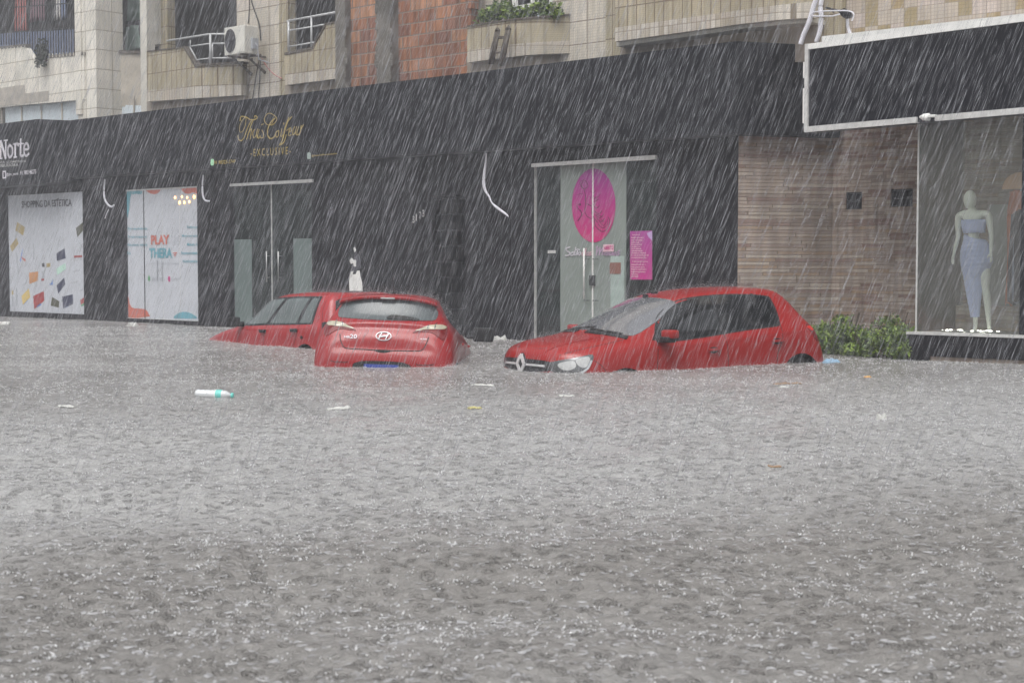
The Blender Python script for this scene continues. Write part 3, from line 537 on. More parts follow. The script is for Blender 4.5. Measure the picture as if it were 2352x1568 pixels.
MB().box(vx0,9.5,yv,yv+.010,zsill,zg).box(vx0,vx0+.008,yv+.012,rec-.005,zsill,zg).build('glass','showglass',vit)
MB().box(vx0-.022,vx0-.001,yv-.012,yv+.018,zsill-.02,S(2112,270,yv)[1]).build('edge_trim','alu',vit); MB().box(vx1-.01,vx1+.06,yv-.03,yv+.03,zsill,zg).build('corner_post','fascia',vit)
MB().box(vx1+.065,9.5,yv+.02,yv+.4,zsill,zg).build('dark_column','dgrey',vit)
MB().box(vx0-.10,9.5,-.12,.02,zsill-.035,zsill-.001).box(vx0-.1,9.5,.021,rec-.01,zsill-.06,zsill-.03).build('sill','alu',vit)
zbb=S(2230,822,-.1)[1]
MB().box(vx0-.10,9.5,-.10,.3,zbb,zsill-.037).box(vx0-.10,vx0+.22,-.09,.3,-1,zbb).build('plinth','black',vit)
MB().box(vx0+.22,9.5,-.06,.3,-1,zbb+.002).build('plinth_base','stone',vit)
MB().box(vx0+.1,9.5,rec-.25,rec-.15,zsill,zg).build('back_panel','mirrorgrey',vit) if False else None
# low box, grey panel, arched niche and hanging clothes inside
xa,za=S(2130+0,765,.7); 
bx=thing('display_box','low stone clad display box behind the mannequin inside the shop window','display box',(SX(2200,.9),.9,zsill))
MB().box(SX(2195,.9),SX(2338,.9),.9,1.25,zsill,S(2280,703,.9)[1]).build('box_body','stone',bx)
wp=thing('wall_panel','pale grey panel standing inside the shop window behind the mannequin','panel',(SX(2270,1.28),1.28,zsill))
MB().box(SX(2268,1.28),SX(2345,1.28),1.28,1.32,S(2280,703,1.28)[1],S(2280,470,1.28)[1]).build('panel_board','mirrorgrey',wp)
rk=thing('clothes_rack','dark dresses and a rust red top hanging at the right edge of the shop window','hanging clothes',(SX(2330,.8),.8,zsill))
def garment(name,m_,u0,u1,vt,vb,y,n=9,wob=.02,root=None,seed=0):
    r_=random.Random(seed); b=MB(); xs0,_=S(u0,vt,y); xs1,_=S(u1,vt,y); zt=S((u0+u1)/2,vt,y)[1]; zb0=S((u0+u1)/2,vb,y)[1]; R=8
    V=[];ph=[r_.random()*6 for _ in range(3)]
    for j in range(R+1):
        t=j/R; w=.78+.22*t
        for i in range(n+1):
            s=i/n; V.append(((xs0+xs1)/2+(s-.5)*(xs1-xs0)*w+.01*math.sin(ph[0]+t*5),y+wob*math.sin(s*19+ph[1]+t*1.4)+wob*.5*math.sin(s*41+ph[2]),zt+(zb0-zt)*t+.02*math.sin(s*5+ph[0])*t-.06*abs(s-.5)*(1-t)))
    F=[(j*(n+1)+i,j*(n+1)+i+1,(j+1)*(n+1)+i+1,(j+1)*(n+1)+i) for j in range(R) for i in range(n)]
    k=len(V); V+=[(x,yy+.025,z) for x,yy,z in V]; F+=[tuple(q+k for q in f) for f in F]
    F+=[(i,i+1,k+i+1,k+i) for i in range(n)]+[(j*(n+1),(j+1)*(n+1),k+(j+1)*(n+1),k+j*(n+1)) for j in range(R)]+[(j*(n+1)+n,(j+1)*(n+1)+n,k+(j+1)*(n+1)+n,k+j*(n+1)+n) for j in range(R)]+[(R*(n+1)+i,R*(n+1)+i+1,k+R*(n+1)+i+1,k+R*(n+1)+i) for i in range(n)]
    b.add(V,F); return b.build(name,m_,root,base=(0 if root else ((xs0+xs1)/2,y,zb0)),smooth=True)
garment('rust_top','cloth_rust',2316,2350,435,500,.85,root=rk,seed=1)
for k,(u0,u1,m_) in enumerate(((2312,2328,'cloth_rust'),(2318,2338,'cloth_dark'),(2326,2344,'cloth_blue'),(2332,2352,'cloth_dark'),(2346,2400,'cloth_dark'))): garment('dress',m_,u0,u1,492-k*4,700-k*3,.70-.03*k,root=rk,seed=k+2)
M['archpeach']=mat('peach_niche',(.72,.42,.24),.6)
b=MB(); c_=S(2342,434,1.0); pl=[(c_[0]+.24*math.cos(a),c_[1]+.22*math.sin(a)) for a in [i*math.pi/12 for i in range(13)]]; b.prism(pl,.99,1.02); b.build('arch','archpeach',rk)
# glittering reflections: crumpled clear wrap strewn on the window floor with small lights
M['glint']=mat('lit_window_floor_light',(.9,.9,.8),.3,emit=(1,.97,.86),es=5)
lt=thing('light_string','string of small white lights lying at the feet of the mannequin','light string',(SX(2180,.3),.3,zsill))
for k in range(26):
    u=2196+random.random()**.9*96 if k<20 else 2160+random.random()*40; x,y=SX(u,.3)+.0,.22+random.random()*.2
    if 2226<u<2236: continue
    MB().sphere((x,y,zsill+.018),.006+.012*random.random()**2,1.8,1,.7,6).build('bulb','glint',lt)
MB().tube([(SX(2150+k*8,.3),.3+.03*math.sin(k*2.1),zsill+.012) for k in range(20)],.006,5).build('wire','palegrey',lt)
# framed blank sign
sg=thing('shop_sign','big blank black sign board with a white metal frame above the shop window','shop sign',(SX(1855,-.3),-.3,2.9))
ysn=-.30; P=lambda u,v,y=ysn:px(u,v,y)
def xt(u,pa,pb): t=(u-pa[0])/(pb[0]-pa[0]); return (u,pa[1]+(pb[1]-pa[1])*t)
top=((1852,103),(2352,37)); bot=((1855,303),(2352,260)); uR=2560
tl,tr=P(*top[0]),P(*xt(uR,*top)); bl,br_=P(*bot[0]),P(*xt(uR,*bot)); bl=(tl[0],ysn,bl[2])
def quadbox(mb,a,b_,c,d,th): mb.hexa([a,b_,c,d]+[(p[0],p[1]+th,p[2]) for p in (a,b_,c,d)])
b=MB(); quadbox(b,bl,br_,tr,tl,.28); b.build('board','signblack',sg)
MB().box(tl[0]+.05,15,ysn+.30,1.36,bl[2]+.3,bl[2]+.34).box(tl[0]+.05,15,.02,1.36,4.3,4.4).build('canopy_ceiling','white',sg)
b=MB(); f=.07; off=-.03
def bar(mb,p,q,w,th=.05,yo=0):
    d=Vector((q[0]-p[0],0,q[2]-p[2])).normalized(); n=Vector((-d.z,0,d.x))*w/2; A=[Vector(p)-n,Vector(q)-n,Vector(q)+n,Vector(p)+n]
    A=[(a.x,p[1]+yo,a.z) for a in A]; mb.hexa(A+[(a[0],a[1]+th,a[2]) for a in A])
bar(b,(tl[0]-.0,ysn-.035,tl[2]-.035),(tr[0],ysn-.035,tr[2]-.035),.075); sg_t=b.build('top_frame','white',sg)
b=MB(); bar(b,(tl[0]+.025,ysn-.037,bl[2]+.0),(tl[0]+.025,ysn-.037,tl[2]-.0),.055); b.build('side_frame','alu',sg)
m1=P(*xt(2108,*bot)); m2=P(*xt(2150,*bot)); b=MB(); bar(b,(bl[0],ysn-.039,bl[2]+.03),(m1[0],ysn-.039,m1[2]+.03),.075); b.build('bottom_frame','alu',sg)
b=MB(); bar(b,(m2[0],ysn-.039,m2[2]+.03),(br_[0],ysn-.039,br_[2]+.03),.075); b.build('bottom_frame','alu',sg)
b=MB(); 
for z0_,z1_ in ((.62,.8),(.1,.5)): b.box(tl[0]-.035,tl[0]-.004,ysn-.02,ysn+.03,bl[2]+(tl[2]-bl[2])*z0_,bl[2]+(tl[2]-bl[2])*z1_)
b.build('side_bracket','white',sg)
lmp=thing('spotlight','small white spotlight clipped under the blank sign at the corner of the shop window','spotlight',P(2130,270,-.42))
b=MB(); b.tube([P(2112,269,-.42),P(2122,269.5,-.42),P(2134,269,-.42)],[.012,.045,.05],10); b.build('lamp_head','white',lmp,smooth=True); b=MB(); b.box(P(2133,0+268,-.42)[0],P(2150,268,-.42)[0],-.46,-.38,P(2140,270,-.42)[2],P(2140,264,-.42)[2]); b.build('lamp_body','white',lmp,bevel=.005)
# ---------------------------------------------------------------- mannequin (skin modifier body, dress as cloth shells)
ym=.42
man=thing('mannequin','pale mannequin in a light blue bandeau and long wrapped skirt','mannequin',(SX(2235,ym),ym,zsill))
ZM=lambda x,y:((3600+x*.44644)/1.7415,(700+y*.44644)/1.7415)
def mp(x,y,dy=0.): q=S(*ZM(x,y),ym); return Vector((q[0],ym+dy,q[1]))
def skin(name,nodes,edges,m_,root,sub=2,frame='wall'):
    bs=Vector(root['_b']); me=bpy.data.meshes.new(name); me.from_pydata([tuple(Vector(n[0])-bs) for n in nodes],edges,[]); o=bpy.data.objects.new(name,me); COL.objects.link(o)
    md=o.modifiers.new('s','SKIN'); md.use_smooth_shade=True
    for i,n in enumerate(nodes):
        sv_=me.skin_vertices[0].data[i]; r=n[1]; sv_.radius=r if isinstance(r,tuple) else (r,r); sv_.use_root=(i==0)
    o.modifiers.new('u','SUBSURF').levels=sub; o.modifiers['u'].render_levels=sub
    dg=bpy.context.evaluated_depsgraph_get(); me2=bpy.data.meshes.new_from_object(o.evaluated_get(dg)); bpy.data.objects.remove(o); me2.name=name; me2.shade_smooth()
    me2.materials.clear(); me2.materials.append(M[m_]); o2=bpy.data.objects.new(name,me2); COL.objects.link(o2); o2.parent=root; o2['_b']=tuple(root['_b']); return o2
N_=[(mp(665,640),(.118,.075)),(mp(660,575),(.102,.072)),(mp(662,520),(.096,.07)),(mp(662,440),(.115,.072)),(mp(658,370),(.14,.075)),(mp(645,320),(.045,.045)),(mp(637,292),(.036,.04)),(mp(633,275,-.01),(.036,.045)),(mp(632,262,-.01),(.034,.045)),(mp(632,250,-.01),(.03,.04)),
 (mp(560,350),.052),(mp(522,365),.052),(mp(520,450),.042),(mp(520,550,.01),.030),(mp(505,640,-.02),.027),(mp(492,715,-.04),.018),(mp(487,750,-.05),(.012,.028)),
 (mp(760,345),.052),(mp(797,355),.052),(mp(805,450),.042),(mp(818,550,.01),.030),(mp(822,640,-.02),.027),(mp(824,700,-.04),.018),(mp(828,735,-.05),(.012,.028)),
 (mp(625,700),.075),(mp(655,900,0),.062),(mp(665,1010,0),.042),(mp(672,1160,0),.045),(mp(670,1330,.02),.028),(mp(666,1385,.02),.026),(mp(655,1400,-.05),.02),
 (mp(735,700),.075),(mp(765,900),.075),(mp(765,1000),.052),(mp(778,1130,.02),.052),(mp(788,1330,.03),.03),(mp(792,1385,.03),.026),(mp(800,1400,-.04),.02)]
E_=[(0,1),(1,2),(2,3),(3,4),(4,5),(5,6),(6,7),(7,8),(8,9),(4,10),(10,11),(11,12),(12,13),(13,14),(14,15),(15,16),(4,17),(17,18),(18,19),(19,20),(20,21),(21,22),(22,23),(0,24),(24,25),(25,26),(26,27),(27,28),(28,29),(29,30),(0,31),(31,32),(32,33),(33,34),(34,35),(35,36),(36,37)]
_h=mp(632,222,-.015); MB().sphere(tuple(_h),.088,.92,1.12,1.42,20).build('head','skin',man,smooth=True)
body=skin('figure',N_,E_,'skin',man)
for side,(hx,hy,sg_) in enumerate(((487,752,-1),(828,738,1))):
    fn=[];fe=[]
    for k in range(5):
        L=[.055,.068,.072,.066,.05][k]; dx=(k-2)*.016*1; a=mp(hx,hy,-.05)+Vector((dx*.6,-.012*(k-2),-.0)); i0=len(fn)
        if k==0: a=mp(hx,hy-25,-.05)+Vector((-sg_*.015,-.03,0)); 
        fn+=[(a,.0095),(a+Vector((dx*.3,-.006,-L*.55)),.0085),(a+Vector((dx*.2+.004*-sg_,.006,-L)),.007)]; fe+=[(i0,i0+1),(i0+1,i0+2)]
        if k: fe.append((0 if k>1 else 0,i0)) if False else None
    # fingers grown from a shared palm root
    root_=len(fn); fn.insert(0,(mp(hx,hy-14,-.05),.016)); fe=[(a+1,b+1) for a,b in fe]+[(0,1+3*k) for k in range(5)]
    skin('hand',fn,fe,'skin',man,1)
def shell(name,rows,m_,root,yc=ym,depth=.78,n=28,ripple=0,seed=0):
    """cloth tube: each row (xl,xr,ycoord) in the traced frame, elliptical section"""
    b=MB(); V=[]
    for j,(xl,xr,yl,yr) in enumerate(rows):
        a,c=mp(xl,yl),mp(xr,yr); cx=(a.x+c.x)/2; rx=(c.x-a.x)/2; ryy=max(.06,rx*depth)
        for i in range(n):
            t=i/n*6.2832; rr=1+ripple*math.sin(j*1.9+t*1.0+seed)*.5; z=a.z+(c.z-a.z)*(.5+.5*math.cos(t)); V.append((cx+rx*rr*math.cos(t),yc+ryy*rr*math.sin(t),z))
    R=len(rows); F=[(j*n+i,j*n+(i+1)%n,(j+1)*n+(i+1)%n,(j+1)*n+i) for j in range(R-1) for i in range(n)]
    b.add(V,F); o=b.build(name,m_,root,smooth=True); md=o.modifiers.new('t','SOLIDIFY'); md.thickness=.006; return o
shell('bandeau',[(556,768,402,398),(553,766,430,425),(556,764,460,450),(562,762,490,480),(572,758,525,515)],'dress',man,ripple=.02)
sk=[(580,700,530,575),(578,762,560,583),(574,778,600,600),(562,795,640,640),(552,810,690,690),(550,818,740,740),(553,822,790,780),(562,800,840,830),(572,770,890,870),(580,748,940,910),(590,738,1000,970),(600,728,1060,1040),(612,720,1130,1120),(626,712,1200,1200),(640,706,1272,1272)]
rows=[]
for (a,b_) in zip(sk[:-1],sk[1:]):
    for t in (0,.25,.5,.75): rows.append(tuple(a[i]+(b_[i]-a[i])*t for i in range(4)))
rows.append(sk[-1]); shell('skirt',rows,'dress',man,depth=.80,ripple=.035)
MB().tube([tuple(mp(640,1404,.0)+Vector((.25*math.cos(a)*.6+.06,.14*math.sin(a),-.008))) for a in [i*.5236 for i in range(13)]],.01,5).build('base_ring','steel',man)
# ---------------------------------------------------------------- plants in front of the stone wall
def leafmass(mb,c,r,n,size,rnd,mi=(0,1),flat=.75,up=.0):
    for _ in range(n):
        d=Vector((rnd.gauss(0,1),rnd.gauss(0,1),rnd.gauss(0,1))).normalized()*(rnd.random()**.45)
        p=Vector((c[0]+d.x*r[0],c[1]+d.y*r[1],c[2]+d.z*r[2])); a=Vector((rnd.gauss(0,1),rnd.gauss(0,1),rnd.gauss(0,.6))).normalized(); w=a.cross(Vector((rnd.gauss(0,1),rnd.gauss(0,1),rnd.gauss(0,1)))).normalized(); s=size*(.6+.8*rnd.random())
        nn=a.cross(w)*s*.12
        mb.add([p,p+a*s*.5+w*s*.28+nn,p+a*s,p+a*s*.5-w*s*.28+nn],[(0,1,2,3)],mi[0] if rnd.random()<.6 else mi[1])
def shrub(label,u,vb,w,h,seed,n=950,y=.55,group=None,name='shrub'):
    rn=random.Random(seed); x=SX(u,y); z0=-.1; t=thing(name,label,'shrub',(x,y,0),group=group)
    st_=MB()
    for k in range(9):
        a=rn.random()*6.28; q=rn.random()*w*.45; st_.tube([(x,y,z0),(x+q*.5*math.cos(a),y+q*.4*math.sin(a),h*.4),(x+q*math.cos(a),y+q*.6*math.sin(a),h*(.75+.3*rn.random()))],[.012,.008,.004],5)
    st_.build('stems','stem',t)
    f=MB()
    for k in range(20):
        a=rn.random()*6.28; q=rn.random()*w*.5; hh=h*(.0+.85*rn.random())*(1-.25*q/w); leafmass(f,(x+q*math.cos(a),y+q*.6*math.sin(a),hh),(w*.2,w*.17,h*.17),n//13,.060,rn)
    f.build('foliage',['leaf','leaf2'],t); return t
GP='shrubs growing along the stone wall'
shrub('low bright green shrub just right of the nearest car tail',1908,810,.75,.46,3,y=.35,group=GP)
shrub('taller green shrub with upright shoots in front of the stone wall corner',1945,810,.75,.60,4,y=.45,group=GP)
shrub('middle green shrub below the right block vent',1995,810,.80,.46,5,y=.25,group=GP)
shrub('tall loose green shrub leaning towards the shop window',2045,815,.75,.62,6,y=.45,group=GP)
shrub('rounded light green shrub touching the black plinth of the shop window',2080,815,.50,.50,8,y=-.0,group=GP)
# ---------------------------------------------------------------- upper floors
bl_=thing('apartment_building','stained tiled apartment building with bay balconies above the black shopfront','building',(0,0,0))
UL,UR=-120,2700; yb_=.62
def flat(name,m_,u0,u1,vt,vb,y,th=.12,par=bl_,y2=None):
    b=MB(); qs(b,[(u0,vt,vb,y),(u1,vt,vb,y if y2 is None else y2)],th); return b.build(name,m_,par)
zt_=8.8
def wallz(name,m_,u0,u1,y,z0=2.9,z1=zt_,th=.2,par=bl_):
    return MB().box(SX(u0,y),SX(u1,y),y,y+th,z0,z1).build(name,m_,par)
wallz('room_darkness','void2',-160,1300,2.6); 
for u in (194,332,1090): wallz('room_partition','void2',u,u+6,.9,th=1.7) if False else None
MB().box(SX(-160,2.6),ax0-.1,.85,2.7,2.6,2.86).build('floor_slab','concrete',bl_)
MB().box(SX(-160,2.6),12,.5,2.9,zt_,zt_+.25).build('roof_slab','concrete',bl_)
# upper fillings above the frame so that the building closes properly
for u0,u1 in ((-160,195),(228,335),(385,548),(664,773),(1150,1268)):
    y=yb_; x0_,x1_=SX(u0,y),SX(u1,y); zz=S(u0,-60,y)[1]; MB().box(x0_,x1_,y,y+.2,max(zz,7.4 if u0<600 else 6.4),zt_).build('upper_wall','cream',bl_)
# left bay
b=MB(); qs(b,[(-60,122,252,.0),(0,113.5,247,.0),(60,107.5,240.5,.0),(78,137,239,.0),(112,134,236.5,.0),(194,127,228.5,.0)],.12); b.build('balcony_parapet','pale',bl_)
b=MB(); qs(b,[(-60,113,122,-.01),(0,107,113.5,-.01),(60,101,107.5,-.01)],.14); qs(b,[(112,127,134,-.01),(194,120,127,-.01)],.14); b.build('parapet_coping','concrete',bl_)
M['plaster']=mat('bare_plaster_patch',(.40,.37,.33),.9,var=.2,vs=4)
b=MB(); 
for pl in ([(0,203),(40,197),(57,195.5),(58,215),(112,209),(113,231),(0,245)],): blob(b,pl,-.002,.006)
b.build('fallen_tile_patch','plaster',bl_)
flat('strip_window','skyglass',12,190,228,288,.13,.02)
for u in (13,58,103,150,190): x=SX(u,.12); MB().box(x-.015,x+.015,.10,.125,2.9,S(u,236,.12)[1]).build('window_mullion','render',bl_)

wallz('end_pier','pale',-60,12,.40,z1=S(0,250,.4)[1]+.02)
# lower panel, bars and laundry in the left bay
b=MB(); qs(b,[(-20,78,112,.45),(20,75,108,.45),(108,72,132,.45),(190,66,122,.45)],.03); b.build('balcony_panel','cloth_blue',bl_)
for i in range(34):
    u=-10+i*6; x,z=S(u,60,.3); MB().box(x-.009,x+.009,.29,.31,S(u,105 if u<65 else 128,.3)[1]-.0,7.6).build('window_bar','dgrey',bl_)
for v0,v1 in ((77,60),(20,4)): qs(MB(),[(-20,v0,v0+2.5,.285),(194,v1,v1+2.5,.285)],.02).build('window_crossbar','dgrey',bl_)
for i in range(26):
    b=MB(); u=-8+i*8; y_=.0; x,z=S(u,100,-.03); vt=121-u*.115 if u<64 else 140-u*.068; b.box(x-.008,x+.008,-.03,-.015,S(u,vt,-.03)[1],S(u,vt-9,-.03)[1]); b.build('parapet_baluster','pale',bl_)
def hang(label,m_,u0,u1,vt,vb,y,seed,name='hanging_cloth'):
    o=garment(name,m_,u0,u1,vt,vb,y,seed=seed) ; return tag(o,label,'laundry','laundry drying on the left balconies')
def garment_top(*a,**k): pass
hang('faded red towel hanging behind the bars of the far left balcony','cloth_red',34,62,-30,76,.75,21)
hang('mauve cloth hanging beside the red towel','cloth_mauve',66,100,-40,50,.85,22)
hang('white striped cloth hanging in the far left balcony','cloth_white',124,140,-30,46,.8,23)
hang('grey blue garment hanging beside the striped cloth','cloth_blue',138,152,-40,44,.75,24)
hang('red towel over the ledge of the narrow recess','cloth_red',236,262,76,112,1.0,25)
hang('upper pale green curtain in the narrow recess','cloth_green',288,326,-80,50,1.25,26)
hang('lower pale green curtain in the narrow recess','cloth_green',288,322,58,117,1.2,27)
b=MB(); 
hp=thing('potted_plant','dark drooping plant spilling over the notch of the far left balcony','plant',px(95,130,-.1)); f=MB(); rn=random.Random(5)
x,_,z=px(94,118,-.12); leafmass(f,(x,-.08,z),(.20,.14,.28),260,.08,rn,(1,1)); x,_,z=px(92,142,-.16); leafmass(f,(x,-.16,z),(.16,.1,.15),120,.08,rn,(1,1)); M['leaf3']=mat('wilted_leaf',(.05,.06,.045),.7,var=.4,vs=9); f.build('foliage',['leaf3','leaf3'],hp)
x,_,z=px(94,124,-.1); MB().tube([(x,-.06,z-.1),(x,-.06,z+.05)],[.09,.13],12).build('pot','concrete',hp)
# pier between the bays
b=MB(); x0_,x1_=SX(186,.02),SX(229,.02); b.box(x0_,x1_,.02,.7,2.9,zt_); b.build('pier','pale',bl_)
MB().box(x0_-.02,SX(196,.0),-.02,.015,S(190,262,-.02)[1],zt_).build('pier_edge','pale',bl_)
# narrow recess wall turning into the building
b=MB(); qs(b,[(228,120,243,.35),(333,124,247,.95)],.15); b.build('recess_wall','render',bl_)
b=MB(); qs(b,[(228,113,120,.33),(333,118,124,.93)],.2); b.build('recess_ledge','rust',bl_)
b=MB(); qs(b,[(288,48,56,1.2),(333,50,58,1.3)],.05); b.build('curtain_rail','dgrey',bl_)
b=MB(); qs(b,[(228,240,285,.42),(336,243,285,.90)],.02); b.build('strip_window','skyglass',bl_)
for u,yy in ((262,.55),(315,.78)): x=SX(u,yy); MB().box(x-.015,x+.015,yy-.03,yy,2.9,4.9).build('window_mullion','render',bl_)
# second bay
wallz('pier','render_l',330,345,.30); wallz('light_panel','render_l',345,373,.7,z0=S(350,104,.7)[1]); wallz('pier','tan',373,392,.75,z0=4.2)
b=MB(); qs(b,[(337,119,208,.0),(422,109,201,.0),(447,151,198.5,.0),(557,144.5,193,.45)],.12); b.build('balcony_parapet','tan',bl_)
b=MB(); qs(b,[(337,208,234,.0),(447,198.5,226,.0),(557,193,219,.45)],.12); b.build('balcony_parapet','creamband',bl_)
b=MB(); qs(b,[(337,117,120,-.02),(423,107,110,-.02)],.16); qs(b,[(447,147,152,-.02),(557,141,146,.42)],.16); qs(b,[(422,106,112,-.02),(427,114,121,-.02),(447,147,154,-.02)],.16); b.build('parapet_coping','rust',bl_)
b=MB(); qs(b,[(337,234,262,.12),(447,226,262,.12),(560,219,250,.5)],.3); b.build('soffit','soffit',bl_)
wallz('wall','cream',548,646,yb_); wallz('wall','tan',646,666,yb_-.04)
wallz('window_post','dgrey',534,548,yb_-.02,z0=4.6,th=.05)
def rails(parts,par,name='railing',m_='rail'):
    for pts,r,y in parts: MB().tube([px(u,v,y if not isinstance(y,tuple) else y[i]) for i,(u,v) in enumerate(pts)],r,8).build(name,m_,par,smooth=True)
yr=.02; rail1=thing('balcony_railing','bent metal tube railing beside the air conditioner','railing',px(447,150,yr))
rails([([(383,94.5),(481,79),(527,78.5)],.019,(yr,yr,.15))],rail1,'handrail')
rails([([(483,79),(483,146)],.024,yr),([(488,101),(488,134)],.014,yr),([(437,93),(437,108)],.010,yr)],rail1,'post')
rails([([(436,107),(483,100.5)],.013,yr),([(488,100.6),(527,100)],.015,(yr,.15)),([(451,138),(483,134)],.013,yr),([(488,134),(544,133.4)],.017,(yr,.3)),([(436,108),(452,138)],.013,yr)],rail1,'crossbar')
# air conditioner
ay=.02; ac=thing('air_conditioner','white outdoor air conditioner unit with a round fan grille on the tiled wall','air conditioner',px(545,126,ay))
x0_,x1_=SX(521,ay),SX(567.5,ay); z1_=S(544,60,ay)[1]; z0_=S(544,124.5,ay)[1]; dpt=.34
MB().box(x0_,x1_,ay,ay+dpt,z0_,z1_).build('casing','acwhite',ac,bevel=.012)
b=MB(); xp=SX(548,ay); cx,cz=(x0_+xp)/2+.01,(z0_+z1_)/2; rx_=(xp-x0_)*.44; rz_=(z1_-z0_)*.42
for k in range(7):
    q=(k+1)/7; b.tube([(cx+rx_*q*math.cos(a),ay-.012,cz+rz_*q*math.sin(a)) for a in [i*math.pi/14 for i in range(29)]],.005,4,caps=False)
for k in range(8): a=k*math.pi/4; b.tube([(cx,ay-.012,cz),(cx+rx_*math.cos(a),ay-.012,cz+rz_*math.sin(a))],.005,4)
b.build('fan_grille','ink',ac)
b=MB(); b.prism([(cx+rx_*math.cos(a),cz+rz_*math.sin(a)) for a in [i*math.pi/16 for i in range(32)]],ay-.006,ay-.001); b.build('fan_opening','dgrey',ac)
MB().box(xp+.01,x1_-.01,ay-.008,ay-.001,z0_+.03,z1_-.03).build('front_panel','acwhite',ac)
b=MB(); b.tube([(x1_+.01,ay+.2,z0_+.25),(x1_+.08,ay+.25,z0_+.15),(x1_+.05,ay+.3,z0_-.1),(x1_+.1,ay+.5,z0_-.15)],.015,6); b.box(x1_+.002,x1_+.05,ay+.15,ay+.3,z0_+.1,z0_+.3); b.build('pipe_cover','palegrey',ac)
b=MB(); 
for x in (x0_+.12,x1_-.1): b.box(x-.015,x+.015,ay-.02,yb_,z0_-.035,z0_-.002); b.hexa([(x-.012,ay+.1,z0_-.04),(x+.012,ay+.1,z0_-.04),(x+.012,ay+.14,z0_-.04),(x-.012,ay+.14,z0_-.04),(x-.012,yb_-.03,z0_-.35),(x+.012,yb_-.03,z0_-.35),(x+.012,yb_-.001,z0_-.3),(x-.012,yb_-.001,z0_-.3)])
b.box(x0_+.1,x1_+.1,ay+.3,ay+.33,z0_-.034,z0_-.003)
b.build('bracket','rust',ac)
cable('power_cable','thin dark cable running down the tiled wall past the air conditioner',[(752/1.7415*1.0+112,0),(544+0,30),(541,57)],.009,'blackcable',y=yb_-.02) if False else None
ZC=lambda x,y:((600+x*.34014)/1.7415,(y*.34014)/1.7415)
GC='cables on the tiled wall around the air conditioner'
cable('wall_cable','dark cable sagging from the roof to the back of the air conditioner',[ZC(1185,-20),ZC(1215,90),ZC(1262,220),ZC(1290,330),ZC(1300,480)],.012,'blackcable',y=yb_-.02,group=GC)
cable('wall_cable','straight dark cable above the air conditioner',[ZC(1168,-20),ZC(1170,80),ZC(1155,280)],.009,'blackcable',y=yb_-.02,group=GC)
cable('wall_cable','thin red cable drooping right of the air conditioner',[ZC(1310,680),ZC(1350,750),ZC(1420,840),ZC(1480,890),ZC(1550,925)],.010,'cloth_red',y=yb_-.06,group=GC)
cable('wall_cable','left dark wire below the air conditioner',[ZC(1285,700),ZC(1250,880),ZC(1205,1170)],.009,'blackcable',y=yb_-.02,group=GC)
cable('wall_cable','right dark wire below the air conditioner',[ZC(1300,700),ZC(1290,900),ZC(1275,1170)],.009,'blackcable',y=yb_-.02,group=GC)
# third bay
b=MB(); qs(b,[(653,124,172,.0),(716.6,111,165,.0),(747,55.7,161,.0),(774,51,157,.0)],.12); b.build('balcony_parapet','tan',bl_)
b=MB(); qs(b,[(655,172,196,-.0),(774,157,181,.0)],.12); b.build('balcony_parapet','creamband',bl_)
b=MB(); qs(b,[(653,121,126,-.02),(716,108,113,-.02)],.16); qs(b,[(716,107,113,-.02),(747,53,59,-.02)],.16); qs(b,[(747,53,57,-.02),(774,48,52,-.02)],.16); b.build('parapet_coping','rust',bl_)
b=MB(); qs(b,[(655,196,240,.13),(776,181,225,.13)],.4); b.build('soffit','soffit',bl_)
r2=thing('balcony_railing','straight metal tube railing on the balcony next to the bare brick','railing',px(661,118,.02))
rails([([(660,49),(773,28.5)],.021,.02)],r2,'handrail'); rails([([(663,49),(663,118)],.024,.02),([(715.5,39),(715.5,111)],.021,.02),([(773,28),(773,50)],.014,.02)],r2,'post'); rails([([(663,71),(714,62.5)],.015,.02),([(717,62),(744,57)],.015,.02),([(663,107.5),(725,97.5)],.014,.02)],r2,'crossbar')
wallz('pier','render_l',664,668,yb_+.1)
# concrete posts and bare brick
Y2=.12
wallz('concrete_post','concrete',774,796,-.02,z0=S(780,212,-.02)[1]-.3); wallz('brick_infill','brick',795,868,Y2); wallz('concrete_post','concrete',867,899,-.03,z0=3.6); wallz('brick_infill','brick',898,1082,Y2+.05)
for k in range(9): 
    u=1078+random.random()*8; x=SX(u,Y2+.04); z=3.9+k*.33; MB().box(x-.1,x+.03,Y2+.03,Y2+.2,z,z+.2).build('broken_brick','brick',bl_)
b=MB(); rn=random.Random(9)
for (u,y) in ((796,-.03),(867,-.04),(898,-.04)):
    for k in range(26):
        x=SX(u,y)+rn.uniform(-.03,.03); z=3.9+rn.random()*2.6; s=rn.uniform(.02,.05); b.sphere((x,y+.01,z),s,1,.5,1.8,5)
tag(b.build('mortar_drips','concrete',bl_),kind='stuff')
# planter bay
wallz('wall','cream',1082,1152,yb_)
b=MB(); ct=[(1073,60.8,117,144,0.),(1120,53.2,110,138,0.),(1176,45.4,102.5,131,.02),(1210,42,99.5,127,.12),(1250,38.5,96.5,124.5,.3),(1307,33.7,93.8,123,.6)]
qs(b,[(u,a,c,y) for u,a,c,d_,y in ct],.12); b.build('balcony_parapet','tan',bl_)
b=MB(); qs(b,[(u,c,d_,y) for u,a,c,d_,y in ct],.12); b.build('balcony_parapet','creamband',bl_)
b=MB(); qs(b,[(u,a-2,a+1.5,y-.02) for u,a,c,d_,y in ct],.17); b.build('parapet_coping','rust',bl_)
b=MB(); qs(b,[(u,d_,d_+45,y+.12) for u,a,c,d_,y in ct],.35); b.build('soffit','soffit',bl_)
ZL=lambda x,y:((1800+x*.2551)/1.7415,(y*.2551)/1.7415)
b=MB(); yw=.8
